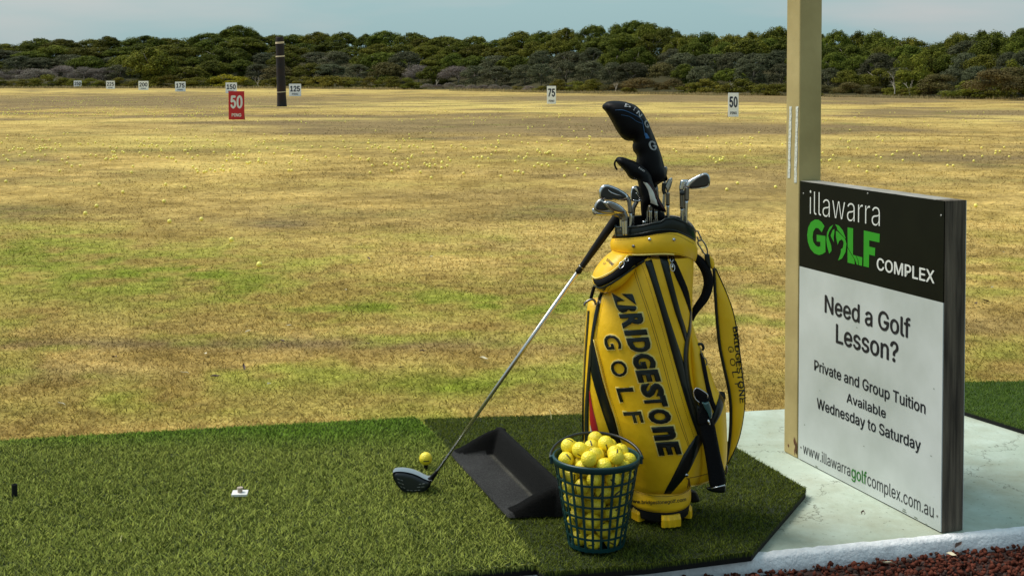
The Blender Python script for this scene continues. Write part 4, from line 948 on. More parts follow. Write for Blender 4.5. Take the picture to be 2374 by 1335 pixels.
# ------------------------------------------------------------------ golf balls
BR = .02135
def ballmat():
    m = bpy.data.materials.new('yellow_ball'); m.use_nodes = True; nt = m.node_tree; N = nt.nodes; L = nt.links; b = N['Principled BSDF']
    b.inputs['Roughness'].default_value = .35; b.inputs['Subsurface Weight'].default_value = 0
    tc = N.new('ShaderNodeTexCoord'); sp = N.new('ShaderNodeSeparateXYZ'); L.new(tc.outputs['Object'], sp.inputs[0])
    def cmp(sock, op, v):
        n = N.new('ShaderNodeMath'); n.operation = op; L.new(sock, n.inputs[0]); n.inputs[1].default_value = v; return n.outputs[0]
    def ab(s):
        n = N.new('ShaderNodeMath'); n.operation = 'ABSOLUTE'; L.new(s, n.inputs[0]); return n.outputs[0]
    def mul(a, c):
        n = N.new('ShaderNodeMath'); n.operation = 'MULTIPLY'; L.new(a, n.inputs[0]); L.new(c, n.inputs[1]); return n.outputs[0]
    s1_ = mul(cmp(ab(sp.outputs['Z']), 'LESS_THAN', .0021), cmp(ab(sp.outputs['X']), 'LESS_THAN', .0095))
    nz = N.new('ShaderNodeTexNoise'); nz.inputs['Scale'].default_value = 900; L.new(tc.outputs['Object'], nz.inputs['Vector'])
    s1_ = mul(s1_, cmp(nz.outputs['Fac'], 'GREATER_THAN', .36))
    oi = N.new('ShaderNodeObjectInfo'); n2 = N.new('ShaderNodeTexNoise'); n2.inputs['Scale'].default_value = 60; L.new(tc.outputs['Object'], n2.inputs['Vector'])
    r = N.new('ShaderNodeMix'); r.data_type = 'RGBA'; r.inputs['A'].default_value = (.92, .78, .045, 1); r.inputs['B'].default_value = (.84, .64, .03, 1); L.new(n2.outputs['Fac'], r.inputs['Factor'])
    hs = N.new('ShaderNodeHueSaturation'); mr = N.new('ShaderNodeMapRange'); mr.inputs['To Min'].default_value = .86; mr.inputs['To Max'].default_value = 1.08; L.new(oi.outputs['Random'], mr.inputs[0]); L.new(mr.outputs[0], hs.inputs['Value']); L.new(r.outputs['Result'], hs.inputs['Color'])
    x = N.new('ShaderNodeMix'); x.data_type = 'RGBA'; L.new(s1_, x.inputs['Factor']); L.new(hs.outputs[0], x.inputs['A']); x.inputs['B'].default_value = (.05, .045, .02, 1)
    L.new(x.outputs['Result'], b.inputs['Base Color'])
    v = N.new('ShaderNodeTexVoronoi'); v.inputs['Scale'].default_value = 260; L.new(tc.outputs['Object'], v.inputs['Vector'])
    bp = N.new('ShaderNodeBump'); bp.inputs['Strength'].default_value = .9; bp.inputs['Distance'].default_value = .0016; L.new(v.outputs['Distance'], bp.inputs['Height']); L.new(bp.outputs[0], b.inputs['Normal'])
    return m
m_ball = ballmat()
bm = bmesh.new(); bmesh.ops.create_icosphere(bm, subdivisions=4, radius=BR); me_ball = bpy.data.meshes.new('golf_ball'); bm.to_mesh(me_ball); bm.free()
me_ball.polygons.foreach_set('use_smooth', np.ones(len(me_ball.polygons), dtype=bool)); me_ball.materials.append(m_ball)
bm = bmesh.new(); bmesh.ops.create_icosphere(bm, subdivisions=2, radius=BR); me_bl = bpy.data.meshes.new('golf_ball_far'); bm.to_mesh(me_bl); bm.free()
me_bl.polygons.foreach_set('use_smooth', np.ones(len(me_bl.polygons), dtype=bool)); me_bl.materials.append(m_ball)
m_bfar = M('pale_yellow_ball', (.98, .83, .17), .45, var=.08, vs=80)  # paler yellow for the balls out on the range
me_bl.materials.clear(); me_bl.materials.append(m_bfar)
def ball(p, label, group, rot=None, far=False):
    o = bpy.data.objects.new('golf_ball', me_bl if far else me_ball); C.objects.link(o); o.location = p
    o.rotation_euler = rot or (random.uniform(0, 6.28), random.uniform(0, 6.28), random.uniform(0, 6.28))
    return tag(o, label, 'golf ball', group)
tp = P(987, 1083); ball((tp.x, tp.y, Q(987, 1062.5, tp.y).z), 'yellow golf ball sitting on a black tee beside the driver head', 'golf balls', (R(8), 0, R(10)))
te = Q(987, 1062.5, tp.y).z - BR
def tee(base, r, h, label):
    mb = MB(); pr = [(r * .92, 0), (r, h * .1), (r * .95, h * .5), (r, h * .9), (r * .93, h), (r * .7, h), (r * .6, h - r * .35)]
    V = [Vector((base.x + q * math.cos(2 * math.pi * k / 20), base.y + q * math.sin(2 * math.pi * k / 20), base.z + z)) for q, z in pr for k in range(20)]
    Fc = [[i * 20 + k, i * 20 + (k + 1) % 20, (i + 1) * 20 + (k + 1) % 20, (i + 1) * 20 + k] for i in range(len(pr) - 1) for k in range(20)] + [[(len(pr) - 1) * 20 + k for k in range(20)]]
    return tag(autosmooth(mb.add(V, Fc).build('rubber_tee', m_rubber)), label, 'tee')
tee(Vector((tp.x, tp.y, MZ - .01)), .0075, te + .002 - MZ + .01, 'black rubber tee holding up the yellow ball near the driver')
tb = P(34, 1149); tee(Vector((tb.x, tb.y, MZ - .008)), .0085, .044, 'empty black rubber tee standing alone at the left end of the mat')
# white plate with a tee stub
q0 = P(555, 1147); pe2 = empty('tee_plate', (q0.x, q0.y, MZ), 'small white square plate with a short tee stub in the bright mat', 'tee holder')
m_wp = M('white_plastic', (.74, .72, .70), .45)
hx = [P(536, 1153), P(573, 1152), P(576, 1141), P(540, 1142)]
o = MB().add(*prism([(p.x, p.y) for p in hx], MZ + .002, MZ + .009)).build('plate', m_wp, pe2, False); bevel(o, .001, 2)
mb = MB()
for r_1, r_2, z_1, z_2 in ((.0075, .0075, .009, .018), (.010, .009, .018, .024)):
    V = [Vector((q0.x + r * math.cos(2 * math.pi * k / 16) + .002, q0.y + r * math.sin(2 * math.pi * k / 16), MZ + z)) for r, z in ((r_1, z_1), (r_2, z_2)) for k in range(16)]
    mb.add(V, [[k, (k + 1) % 16, 16 + (k + 1) % 16, 16 + k] for k in range(16)] + [list(range(16, 32)), list(range(16))[::-1]])
autosmooth(mb.build('stub', M('tan_stub', (.42, .34, .27), .5), pe2))

# basket
bc = P(1382, 1261); bke = empty('ball_basket', (bc.x, bc.y, MZ), 'dark green plastic lattice basket heaped with yellow golf balls', 'basket')
scl = bc.y / F
RT, RB_, HB = 98 * scl, 63 * scl, .243
def rad(z): return RB_ + (RT - RB_) * (z / HB)
mb = MB()
def fring(mb, z, h, t, n=72):
    V = []; 
    for k in range(n):
        a = 2 * math.pi * k / n; c, s = math.cos(a), math.sin(a)
        for (dr, dz) in ((0, -h / 2), (t, -h / 2), (t, h / 2), (0, h / 2)): r = rad(z + dz) + dr; V.append((bc.x + r * c, bc.y + r * s, MZ + z + dz))
    mb.add(V, [[k * 4 + j, ((k + 1) % n) * 4 + j, ((k + 1) % n) * 4 + (j + 1) % 4, k * 4 + (j + 1) % 4] for k in range(n) for j in range(4)])
zs = [.010 + .0305 * i for i in range(7)]
for z in zs: fring(mb, z, .0055 if z > .02 else .010, .0028)
NR = 24
for i in range(NR):
    a = 2 * math.pi * (i + .35) / NR; da = .0032
    t_ = Vector((-math.sin(a), math.cos(a), 0)); d_ = Vector((math.cos(a), math.sin(a), 0)); V = []
    for z in (.004, HB - .006):
        wv = .0030 + .0008 * z / HB
        for (q, dr) in ((-wv, .0004), (wv, .0004), (wv, .0033), (-wv, .0033)): V.append(Vector((bc.x, bc.y, MZ + z)) + d_ * (rad(z) + dr) + t_ * q)
    mb.add(V, [[0, 1, 5, 4], [1, 2, 6, 5], [2, 3, 7, 6], [3, 0, 4, 7], [0, 3, 2, 1], [4, 5, 6, 7]])
autosmooth(mb.build('lattice', m_basket, bke))
mb = MB(); V = []; prf = [(0, -.014), (.0045, -.014), (.005, -.004), (.0065, .0), (.005, .003), (.001, .004), (-.001, .002), (-.001, -.010)]
for k in range(72):
    a = 2 * math.pi * k / 72
    for dr, dz in prf: V.append((bc.x + (rad(HB) + dr) * math.cos(a), bc.y + (rad(HB) + dr) * math.sin(a), MZ + HB + dz))
mp_ = len(prf); mb.add(V, [[k * mp_ + j, ((k + 1) % 72) * mp_ + j, ((k + 1) % 72) * mp_ + (j + 1) % mp_, k * mp_ + (j + 1) % mp_] for k in range(72) for j in range(mp_)]); mb.build('rim', m_basket, bke)
mb = MB(); V = [(bc.x + rad(0) * math.cos(a), bc.y + rad(0) * math.sin(a), MZ + .004) for a in np.linspace(0, 2 * math.pi, 49)[:-1]]; mb.add(V, [list(range(48))]); mb.build('floor', m_basket, bke, False)
al = R(17); hr = rad(HB) + .011; V = []
for t in np.linspace(0, math.pi, 34):
    V.append(Vector((bc.x - hr * math.cos(t), bc.y + hr * 1.0 * math.sin(t) * math.cos(al), MZ + HB - .006 + hr * 1.0 * math.sin(t) * math.sin(al))))
mb = MB(); mb.add(*tube_vf(V, .0042, 8)); mb.build('handle', M('black_plastic', (.008, .012, .012), .35), bke)
for sx in (-1, 1):
    mb = MB(); c = Vector((bc.x + sx * (hr - .003), bc.y, MZ + HB - .008)); mb.add(*box_vf(c + Vector((-.004, -.007, -.012)), (.008, 0, 0), (0, .014, 0), (0, 0, .022))); bevel(mb.build('handle_lug', m_basket, bke, False), .002, 2)
# settle the balls one by one at the lowest free spot
placed = []
def settle(nb):
    for i in range(nb):
        c = rng.uniform(-1, 1, (1400, 2)) * (RT - BR * .95); r = np.hypot(c[:, 0], c[:, 1]); 
        slope = (RT - RB_) / HB; cosw = 1 / math.sqrt(1 + slope ** 2)
        # wall: inner radius at ball height z must leave BR/cos
        zmin = np.maximum(BR + .006, ((r + BR / cosw + .001) - RB_) / slope)
        ok = r < RT - BR - .001 + .004
        if placed:
            pp = np.array(placed); d2 = ((c[:, None] - pp[None, :, :2]) ** 2).sum(2)
            h = np.where(d2 < (2 * BR) ** 2, pp[None, :, 2] + np.sqrt(np.maximum(0, (2 * BR) ** 2 - d2)), -1).max(1); z = np.maximum(zmin, h)
        else: z = zmin
        over = np.maximum(0, z - (HB + .002)); sc_ = z + np.where(z > HB - .005, r * .30, 0)
        sc_[~ok] = 9; j = int(np.argmin(sc_)); placed.append((c[j, 0], c[j, 1], z[j]))
        if z[j] > HB + .036: placed.pop()
settle(150)
for x, y, z in placed:
    top = z > HB - .012
    ball((bc.x + x, bc.y + y, MZ + z), 'yellow golf ball heaped above the rim of the green basket' if top else 'yellow golf ball packed behind the lattice of the green basket', 'golf balls heaped above the basket rim' if top else 'golf balls packed inside the basket')
NB = len(placed)

# balls out on the range
near = [(601, 617), (537, 558), (198, 496), (224, 479), (285, 446), (467, 510), (393, 515), (380, 468), (428, 435), (384, 428), (230, 428), (14, 421), (1685, 440), (1710, 425), (2262, 478), (1840, 420), (1798, 434), (858, 400), (1000, 412), (1075, 402), (1990, 385), (2010, 398)]
names = ['nearest yellow ball on the grass, left of the leaning club', 'second nearest yellow ball on the grass, up and left of the nearest']
for i, (x, y) in enumerate(near):
    p = P(x, y + 4, FZ)
    ball((p.x, p.y, FZ + BR + .004), names[i] if i < 2 else 'lone yellow range ball lying on the dry grass before the dense scatter', 'yellow balls lying on the near grass', far=True)
fl = []
def scat(n, x0, x1, y0, y1, cl=1.0):
    for _ in range(n):
        if fl and random.random() < .25: a = random.choice(fl[-12:]); x, y = a[0] + random.gauss(0, 14), a[1] + random.gauss(0, 3)
        else: x, y = random.uniform(x0, x1), y0 + (y1 - y0) * random.betavariate(2, 2)
        if y > y0 - 4: fl.append((x, y))
scat(190, -60, 1350, 312, 410); scat(60, 900, 1400, 290, 420); scat(80, 1540, 2420, 285, 410); scat(90, -60, 1000, 296, 375)
fl.sort(key=lambda q: -q[1]); nind = max(60, 298 - NB - len(near)); ind, rest = fl[:nind], fl[nind:]
for x, y in ind:
    p = P(x, y, FZ)
    ball((p.x, p.y, FZ + BR + .006), 'yellow range ball lying in the wide mid-field scatter', 'yellow balls scattered across mid field', far=True)
keep = fl; fl = []
scat(170, 60, 620, 226, 242); scat(260, -40, 560, 243, 276); scat(90, 560, 1350, 244, 290); scat(50, 1300, 2400, 255, 290)
fl = fl + rest
V = []; Fc = []
fp = np.array([(P(x, y, FZ).x, P(x, y, FZ).y, FZ + BR * 1.15) for x, y in fl])
bv_ = iv * BR * 1.15; V = (bv_[None] + fp[:, None]).reshape(-1, 3); Fc = (ifc[None] + (np.arange(len(fp)) * len(iv))[:, None, None]).reshape(-1, 3)
tag(mesh('golf_ball', V, Fc, m_bfar), 'far yellow range balls strewn thickly between the red board and the marker boards', 'golf balls', 'yellow balls strewn across the far field', 'stuff')

# ------------------------------------------------------------------ ball tray
A_, B_, C_ = P(1040, 1050), P(1178, 1201), P(1318, 1197)
D_ = A_ + (C_ - B_) * 1.06
nx, ny = 80, 90; V = []; TC = []
def sm(a, b, x): t = min(1, max(0, (x - a) / (b - a))); return t * t * (3 - 2 * t)
for j in range(ny):
    t = j / (ny - 1)
    for i in range(nx):
        s_ = i / (nx - 1)
        p = (A_ * (1 - s_) + D_ * s_) * (1 - t) + (B_ * (1 - s_) + C_ * s_) * t
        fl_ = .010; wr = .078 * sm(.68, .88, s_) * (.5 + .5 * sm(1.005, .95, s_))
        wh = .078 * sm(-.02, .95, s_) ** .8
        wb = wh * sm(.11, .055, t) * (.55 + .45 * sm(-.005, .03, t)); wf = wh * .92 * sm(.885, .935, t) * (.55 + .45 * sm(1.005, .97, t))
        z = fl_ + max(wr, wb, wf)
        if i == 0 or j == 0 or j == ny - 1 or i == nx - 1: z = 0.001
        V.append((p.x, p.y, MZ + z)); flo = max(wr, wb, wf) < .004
        ds = fbm(p.x, p.y, 14, 5); jn = math.exp(-((s_ - .67) / .03) ** 2) * (.4 + ds); TC.append([(.030 + .022 * ds) if flo else (.0045 + .006 * (wr > max(wb, wf) and s_ < .95))] * 3); TC[-1] = [c + jn * k for c, k in zip(TC[-1], (.035, .032, .018))] if max(wb, wf) < .004 else TC[-1]  # near-black walls against a lighter floor paint in wall shade; junction line is debris
Fc = [[j * nx + i, j * nx + i + 1, (j + 1) * nx + i + 1, (j + 1) * nx + i] for j in range(ny - 1) for i in range(nx - 1)]
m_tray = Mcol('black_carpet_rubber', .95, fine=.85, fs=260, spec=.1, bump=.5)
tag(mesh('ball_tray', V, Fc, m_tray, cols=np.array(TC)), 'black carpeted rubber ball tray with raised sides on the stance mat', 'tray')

# ------------------------------------------------------------------ distance boards
m_bw = M('white_board', (.88, .90, .92), .5, var=.03); m_nv = M('navy_number', (.012, .018, .05), .5); m_br = M('red_board', (.50, .008, .012), .45); m_legs = M('steel_leg', (.2, .2, .2), .5, .7)
def board(num, xl, xr, yt, yb, label, red=False, grp=True):
    g = P((xl + xr) / 2, yb, FZ); Yc = g.y; e = empty('distance_board', (g.x, Yc, FZ), label, 'distance board', 'distance boards across the range')
    a, b = Q(xl, yb, Yc), Q(xr, yt, Yc); wd = b.x - a.x; z0_ = FZ + .02; ht = b.z - z0_
    bevel(MB().add(*box_vf((a.x, Yc, z0_), (wd, 0, 0), (0, .03, 0), (0, 0, ht))).build('panel', m_br if red else m_bw, e, False), .004, 1)
    pp = lambda x, y: (Vector((Q(x, y, Yc).x, Yc - .004, Q(x, y, Yc).z)), Vector((0, -1, 0)))
    W, H = xr - xl, yb - yt; tall = H > W * 1.2
    mb = MB()
    if tall: text_px(mb, num, (xl + W * .12, yt + H * .60), (W * .78, 0), (0, -H * .46), pp, 0, bold=.04); text_px(mb, 'PING', (xl + W * .2, yt + H * .88), (W * .62, 0), (0, -H * .115), pp, 0, bold=.03)
    else: text_px(mb, num, (xl + W * .09, yt + H * .62), (W * .82, 0), (0, -H * .46), pp, 0, bold=.04); text_px(mb, 'PING', (xl + W * .24, yt + H * .88), (W * .52, 0), (0, -H * .14), pp, 0, bold=.03)
    mb.build('number', m_tw if red else m_nv, e, False)
    for sx in (.12, .88):
        x = a.x + wd * sx; MB().add(*tube_vf([(x, Yc + .035, z0_ + ht * .8), (x, Yc + .05 + ht * .35, FZ)], .012, 6)).build('back_leg', m_legs, e)
board('50', 530, 566, 212, 279, 'red 50 board with white number standing nearest on the left', True)
board('50', 1688, 1712.5, 216, 272.5, 'white 50 board standing left of the cream post')
board('75', 1268, 1289, 200, 242, 'white 75 board left of the bag\'s tall headcover')
board('125', 670, 698, 195, 224, 'white 125 board right of the black wrapped pole')
board('150', 523, 549, 192, 217, 'white 150 board partly hidden behind the red 50 board')
board('175', 406, 430, 190, 213, 'white 175 board between the 200 and 150 boards')
board('200', 321, 344, 188.5, 209.5, 'white 200 board between the 225 and 175 boards')
board('225', 246, 266, 188, 207, 'white 225 board, second smallest in the row')
board('250', 171, 189, 187.5, 205, 'white 250 board, leftmost and farthest')
# black wrapped pole
g = P(652, 247, FZ); Yp = g.y; e = empty('pole', (g.x, Yp, FZ), 'thick black mesh-wrapped pole with pale bands out on the range', 'pole')
m_net = M('black_netting', (.007, .009, .013), .85, col2=(.028, .013, .009), vs=1.6, bump=.6, bs=25, vdet=6)
zt = Q(652, 86, Yp).z; rr = []; V = []; n = 20; rws = 46
for i in range(rws):
    t = i / (rws - 1); z = FZ + (zt - FZ) * t; r = np.interp(t, [0, .05, .18, .6, .93, 1], [.262, .245, .235, .222, .215, .19]); cx_ = g.x + (.06 - .12 * t) * .6 - .03 * t
    for k in range(n):
        a = 2 * math.pi * k / n; rr_ = r * (1 + .03 * mnoise.noise(Vector((math.cos(a) * 2, math.sin(a) * 2, z * 3)))); V.append((cx_ + rr_ * math.cos(a), Yp + rr_ * math.sin(a), z))
Fc = [[i * n + k, i * n + (k + 1) % n, (i + 1) * n + (k + 1) % n, (i + 1) * n + k] for i in range(rws - 1) for k in range(n)] + [[(rws - 1) * n + k for k in range(n)]]
mesh('netting', V, Fc, m_net, e)
m_pb = M('pale_band', (.62, .52, .36), .7, var=.2, vs=6)
for ypx, hpx in ((99.5, 4.5), (131, 3), (213.5, 1.8)):
    z = Q(652, ypx, Yp).z; t = (z - FZ) / (zt - FZ); cx_ = g.x + (.06 - .12 * t) * .6 - .03 * t; r = np.interp(t, [0, .05, .18, .6, .93, 1], [.262, .245, .235, .222, .215, .19]) + .014
    hgt = hpx * Yp / F / 2
    V = [(cx_ + r * math.cos(2 * math.pi * k / 24), Yp + r * math.sin(2 * math.pi * k / 24), z + q + .02 * math.sin(2 * math.pi * k / 24 + 1)) for q in (-hgt, hgt) for k in range(24)]
    mesh('band', V, [[k, (k + 1) % 24, 24 + (k + 1) % 24, 24 + k] for k in range(24)], m_pb, e)
# ------------------------------------------------------------------ leaves on the grass
def leafmesh(col, name):
    V = []; n = 9
    for i in range(n):
        t = i / (n - 1); w_ = .011 * math.sin(math.pi * min(1, t * .96 + .02)) + .0008; z = .006 + .016 * t * t + .004 * math.sin(t * 6)
        V += [(t * .07 - .035, -w_, z + w_ * .6), (t * .07 - .035, 0, z), (t * .07 - .035, w_, z + w_ * .9)]
    Fc = [[i * 3 + j, i * 3 + j + 1, i * 3 + j + 4, i * 3 + j + 3] for i in range(n - 1) for j in range(2)]
    me = bpy.data.meshes.new(name); me.from_pydata(V, [], Fc); me.materials.append(M(name, col, .7, var=.2, vs=60)); return me
lm = [leafmesh((.06, .03, .02), 'brown_leaf'), leafmesh((.62, .56, .40), 'pale_leaf')]
dark = [(265, 837), (498, 882), (653, 799), (564, 860), (852, 805), (980, 822), (855, 605), (2262, 711), (2285, 705), (598, 695), (396, 568), (1800, 600), (930, 860), (1110, 790)]
pale = [(476, 828), (622, 898), (670, 762), (2325, 590), (2300, 672), (800, 679), (428, 873), (142, 945), (1000, 600), (815, 620), (2365, 640), (575, 775), (1120, 840)]
for pts, k_, lb in ((dark, 0, 'small dark brown curled leaf lying on the dry grass'), (pale, 1, 'small pale bleached leaf lying on the dry grass')):
    for x, y in pts:
        p = P(x, y, FZ); o = bpy.data.objects.new('fallen_leaf', lm[k_]); C.objects.link(o); s_ = random.uniform(.45, .8); o.scale = (s_,) * 3
        o.location = (p.x, p.y, FZ + .012); o.rotation_euler = (random.uniform(-.3, .3), random.uniform(-.3, .3), random.uniform(0, 6.28)); tag(o, lb, 'leaf', ['brown leaves fallen on the grass', 'pale leaves fallen on the grass'][k_])
for x, y, z_, k_, lb in ((2221, 1268, -.020, 0, 'brown leaf resting on the red gravel by the kerb'), (2205, 1290, -.020, 1, 'pale dry leaf resting on the red gravel'), (2272, 961, .004, 0, 'brown leaf on the concrete beside the right turf mat'), (2000, 1195, -.008, 0, 'dark leaf scrap on the concrete in front of the sign'), (2060, 1310, -.020, 1, 'pale leaf at the near edge of the gravel')):
    p = P(x, y, z_); o = bpy.data.objects.new('fallen_leaf', lm[k_]); C.objects.link(o); o.scale = (.55,) * 3; o.location = p; o.rotation_euler = (.1, 0, random.uniform(0, 6.28)); tag(o, lb, 'leaf')
m_straw = M('straw', (.50, .45, .22), .8); 
for i, (pts, lb) in enumerate(((((1272, 957), (1277, 965), (1278, 980)), 'pale grass straw on the back edge of the stance mat'), (((1288, 955), (1300, 965)), 'short straw right of the longer one by the mat back edge'), (((1193, 1071), (1200, 1077), (1210, 1080)), 'pale straw lying inside the black tray'), (((283, 1250), (280, 1257), (281, 1265)), 'curved pale straw on the bright mat, lower left'))):
    V = [P(x, y) + Vector((0, 0, .013 if i != 3 else .012)) for x, y in resample(pts, 8)]
    tag(MB().add(*tube_vf(V, .0009, 4)).build('straw', m_straw), lb, 'straw')

# ------------------------------------------------------------------ trees
m_leaf = Mcol('foliage', .8, rand=.30, spec=.1, trans=.25); m_bark = M('bark', (.24, .21, .17), .9, var=.3, vs=3)
def leaves(centers, rads, per, size, c1, c2, flat=.6, seed=0, upper=-.35, twiggy=False):
    r = np.random.default_rng(seed); VV = []; CC = []
    for (c, rd) in zip(centers, rads):
        n = per; d = r.normal(size=(n * 2, 3)); d /= np.linalg.norm(d, axis=1)[:, None]; d = d[d[:, 2] > upper][:n]; n = len(d)
        rad_ = r.uniform(.72, 1.05, n) ** .7
        p = np.array(c) + d * np.array([rd, rd, rd * flat]) * rad_[:, None] * (1 + .18 * np.sin(d[:, :1] * 9 + d[:, 1:2] * 7))
        nrm = d * np.array([1, 1, 1.6]) + r.normal(size=(n, 3)) * .45; nrm /= np.linalg.norm(nrm, axis=1)[:, None]
        a = np.cross(nrm, r.normal(size=(n, 3))); a /= np.linalg.norm(a, axis=1)[:, None]; b = np.cross(nrm, a)
        s = size * r.uniform(.5, 1.3, n)[:, None]; ar = .12 if twiggy else .62
        q = np.stack([p - a * s, p - b * s * ar, p + a * s, p + b * s * ar], 1); VV.append(q.reshape(-1, 3))
        t = r.uniform(0, 1, n)[:, None] * .5 + .5 * r.random(); cc = np.array([c1]) * (1 - t) + np.array([c2]) * t; CC.append(np.repeat(cc, 4, 0))
    V = np.vstack(VV); cc = np.vstack(CC); return V, np.arange(len(V)).reshape(-1, 4), cc
def raw(name, V, Fc, cols, m):
    o = mesh(name, V, Fc, m, None, False, cols=cols); me = o.data
    org = np.array(o.location); co = np.empty(len(me.vertices) * 3, np.float32); me.vertices.foreach_get('co', co); co = co.reshape(-1, 3) + org; me.vertices.foreach_set('co', co.astype(np.float32).ravel()); me.update()
    bpy.data.objects.remove(o); return me
def crown_mesh(kind, seed):
    r = random.Random(seed); cs = []; rs = []
    if kind == 'umbrella':      # normalised: height 1, radius ~ .5
        for i in range(48):
            a = r.uniform(0, 6.28); q = math.sqrt(r.random()) * .44; z = .86 - .42 * (q / .42) ** 2 * r.uniform(.6, 1.0) - r.random() * .12
            cs.append((q * math.cos(a), q * math.sin(a), z)); rs.append(r.uniform(.065, .125))
        for i in range(26):
            a = r.uniform(0, 6.28); q = r.uniform(.0, .42); cs.append((q * math.cos(a), q * math.sin(a), r.uniform(.0, .58))); rs.append(r.uniform(.09, .16))
        return leaves(cs, rs, 190, .019, (.024, .038, .006), (.205, .215, .028), 1.25, seed)
    if kind == 'dome':
        for i in range(44):
            a = r.uniform(0, 6.28); el = r.uniform(-.3, 1.45); cs.append((.36 * math.cos(a) * math.cos(el), .34 * math.sin(a) * math.cos(el), .5 + .36 * math.sin(el))); rs.append(r.uniform(.07, .14))
        for i in range(10): cs.append((r.uniform(-.35, .35), r.uniform(-.35, .35), r.uniform(.08, .4))); rs.append(r.uniform(.12, .2))
        return leaves(cs, rs, 190, .018, (.055, .062, .030), (.140, .145, .078), .95, seed)
    if kind == 'shrub':
        for i in range(22): 
            a = r.uniform(0, 6.28); q = math.sqrt(r.random()) * .40; cs.append((q * math.cos(a), q * math.sin(a), r.uniform(.1, .82) * (1 - (q / .5) ** 2 * .6))); rs.append(r.uniform(.12, .2))
        return leaves(cs, rs, 230, .026, (.07, .08, .010), (.20, .18, .022), .9, seed)
    if kind == 'bare':
        for i in range(24):
            a = r.uniform(0, 6.28); el = r.uniform(-.1, 1.4); cs.append((.36 * math.cos(a) * math.cos(el), .36 * math.sin(a) * math.cos(el), .42 + .4 * math.sin(el))); rs.append(r.uniform(.10, .18))
        return leaves(cs, rs, 200, .04, (.12, .10, .085), (.28, .245, .21), 1.0, seed, twiggy=True, upper=-1)
    if kind == 'brown':
        for i in range(24):
            a = r.uniform(0, 6.28); el = r.uniform(-.1, 1.45); cs.append((.36 * math.cos(a) * math.cos(el), .36 * math.sin(a) * math.cos(el), .40 + .42 * math.sin(el))); rs.append(r.uniform(.11, .2))
        return leaves(cs, rs, 240, .024, (.075, .065, .022), (.17, .14, .05), .9, seed)
    if kind == 'yellow':
        for i in range(20):
            a = r.uniform(0, 6.28); q = math.sqrt(r.random()) * .40; cs.append((q * math.cos(a), q * math.sin(a), r.uniform(.1, .82) * (1 - (q / .5) ** 2 * .6))); rs.append(r.uniform(.12, .2))
        return leaves(cs, rs, 200, .026, (.14, .13, .012), (.38, .30, .02), .9, seed)
CR = {}
for kd, nvar in (('umbrella', 6), ('dome', 4), ('shrub', 4), ('bare', 2), ('brown', 2), ('yellow', 1)):
    CR[kd] = [raw(kd + '_crown', *crown_mesh(kd, 100 + 13 * i + len(kd)), m_leaf) for i in range(nvar)]
def trunk_mesh(seed, low=False):
    r = random.Random(seed); mb = MB(); top = Vector((r.uniform(-.03, .03), 0, .45))
    mb.add(*tube_vf([Vector((0, 0, -.12)), Vector((r.uniform(-.02, .02), 0, .2)), top], [.030, .022, .016], 7))
    for i in range(6):
        a = r.uniform(0, 6.28); s = Vector((0, 0, r.uniform(.2, .44))); e_ = Vector((math.cos(a) * r.uniform(.2, .36), math.sin(a) * r.uniform(.2, .36), r.uniform(.6, .82)))
        mb.add(*tube_vf([s, s.lerp(e_, .5) + Vector((0, 0, .04)), e_], [.013, .009, .004], 5))
    me = bpy.data.meshes.new('trunk'); me.from_pydata([tuple(v) for v in mb.v], [], mb.f); me.materials.append(m_bark); me.polygons.foreach_set('use_smooth', np.ones(len(me.polygons), dtype=bool)); return me
TR = [trunk_mesh(s) for s in range(4)]
ZN = [(-400, 150, 'left of the 250 board'), (150, 240, 'behind the 250 board'), (240, 320, 'behind the 225 board'), (320, 400, 'behind the 200 board'), (400, 500, 'behind the 175 board'), (500, 620, 'behind the 150 board'), (620, 720, 'behind the wrapped pole'), (720, 900, 'right of the 125 board'), (900, 1080, 'between the 125 and 75 boards'), (1080, 1240, 'just left of the 75 board'), (1240, 1380, 'behind the 75 board'), (1380, 1520, 'above the driver headcover'), (1520, 1660, 'left of the white 50 board'), (1660, 1830, 'behind the white 50 board'), (1830, 2000, 'behind the cream post'), (2000, 2200, 'above the lesson sign'), (2200, 2900, 'right of the lesson sign')]
ORD = ['first', 'second', 'third', 'fourth', 'fifth', 'sixth', 'seventh', 'eighth', 'ninth', 'tenth', 'eleventh', 'twelfth', 'thirteenth', 'fourteenth', 'fifteenth', 'sixteenth']
DESC = {'umbrella': 'dark flat-topped tree', 'dome': 'grey-green domed tree', 'shrub': 'olive shrub', 'bare': 'leafless twiggy tree', 'brown': 'brownish bush', 'yellow': 'yellowish shrub'}
recs = []
def plant(kind, px, row, ytop, Dk, wm):
    X = (px - CX) / F * Dk; gz_ = float(ground_z(np.array([X]), np.array([Dk]))[0])
    top = CZ + (HY - ytop) * Dk / F; h = max(.8, top - gz_)
    recs.append(dict(kind=kind, px=px, row=row, loc=(X, Dk, gz_ - .05), h=h, w=wm))
rt = random.Random(3)
rowspec = [(4, 1.36, 1.00, 50), (3, 1.26, .84, 54), (2, 1.16, .67, 56), (1, 1.08, .47, 54)]
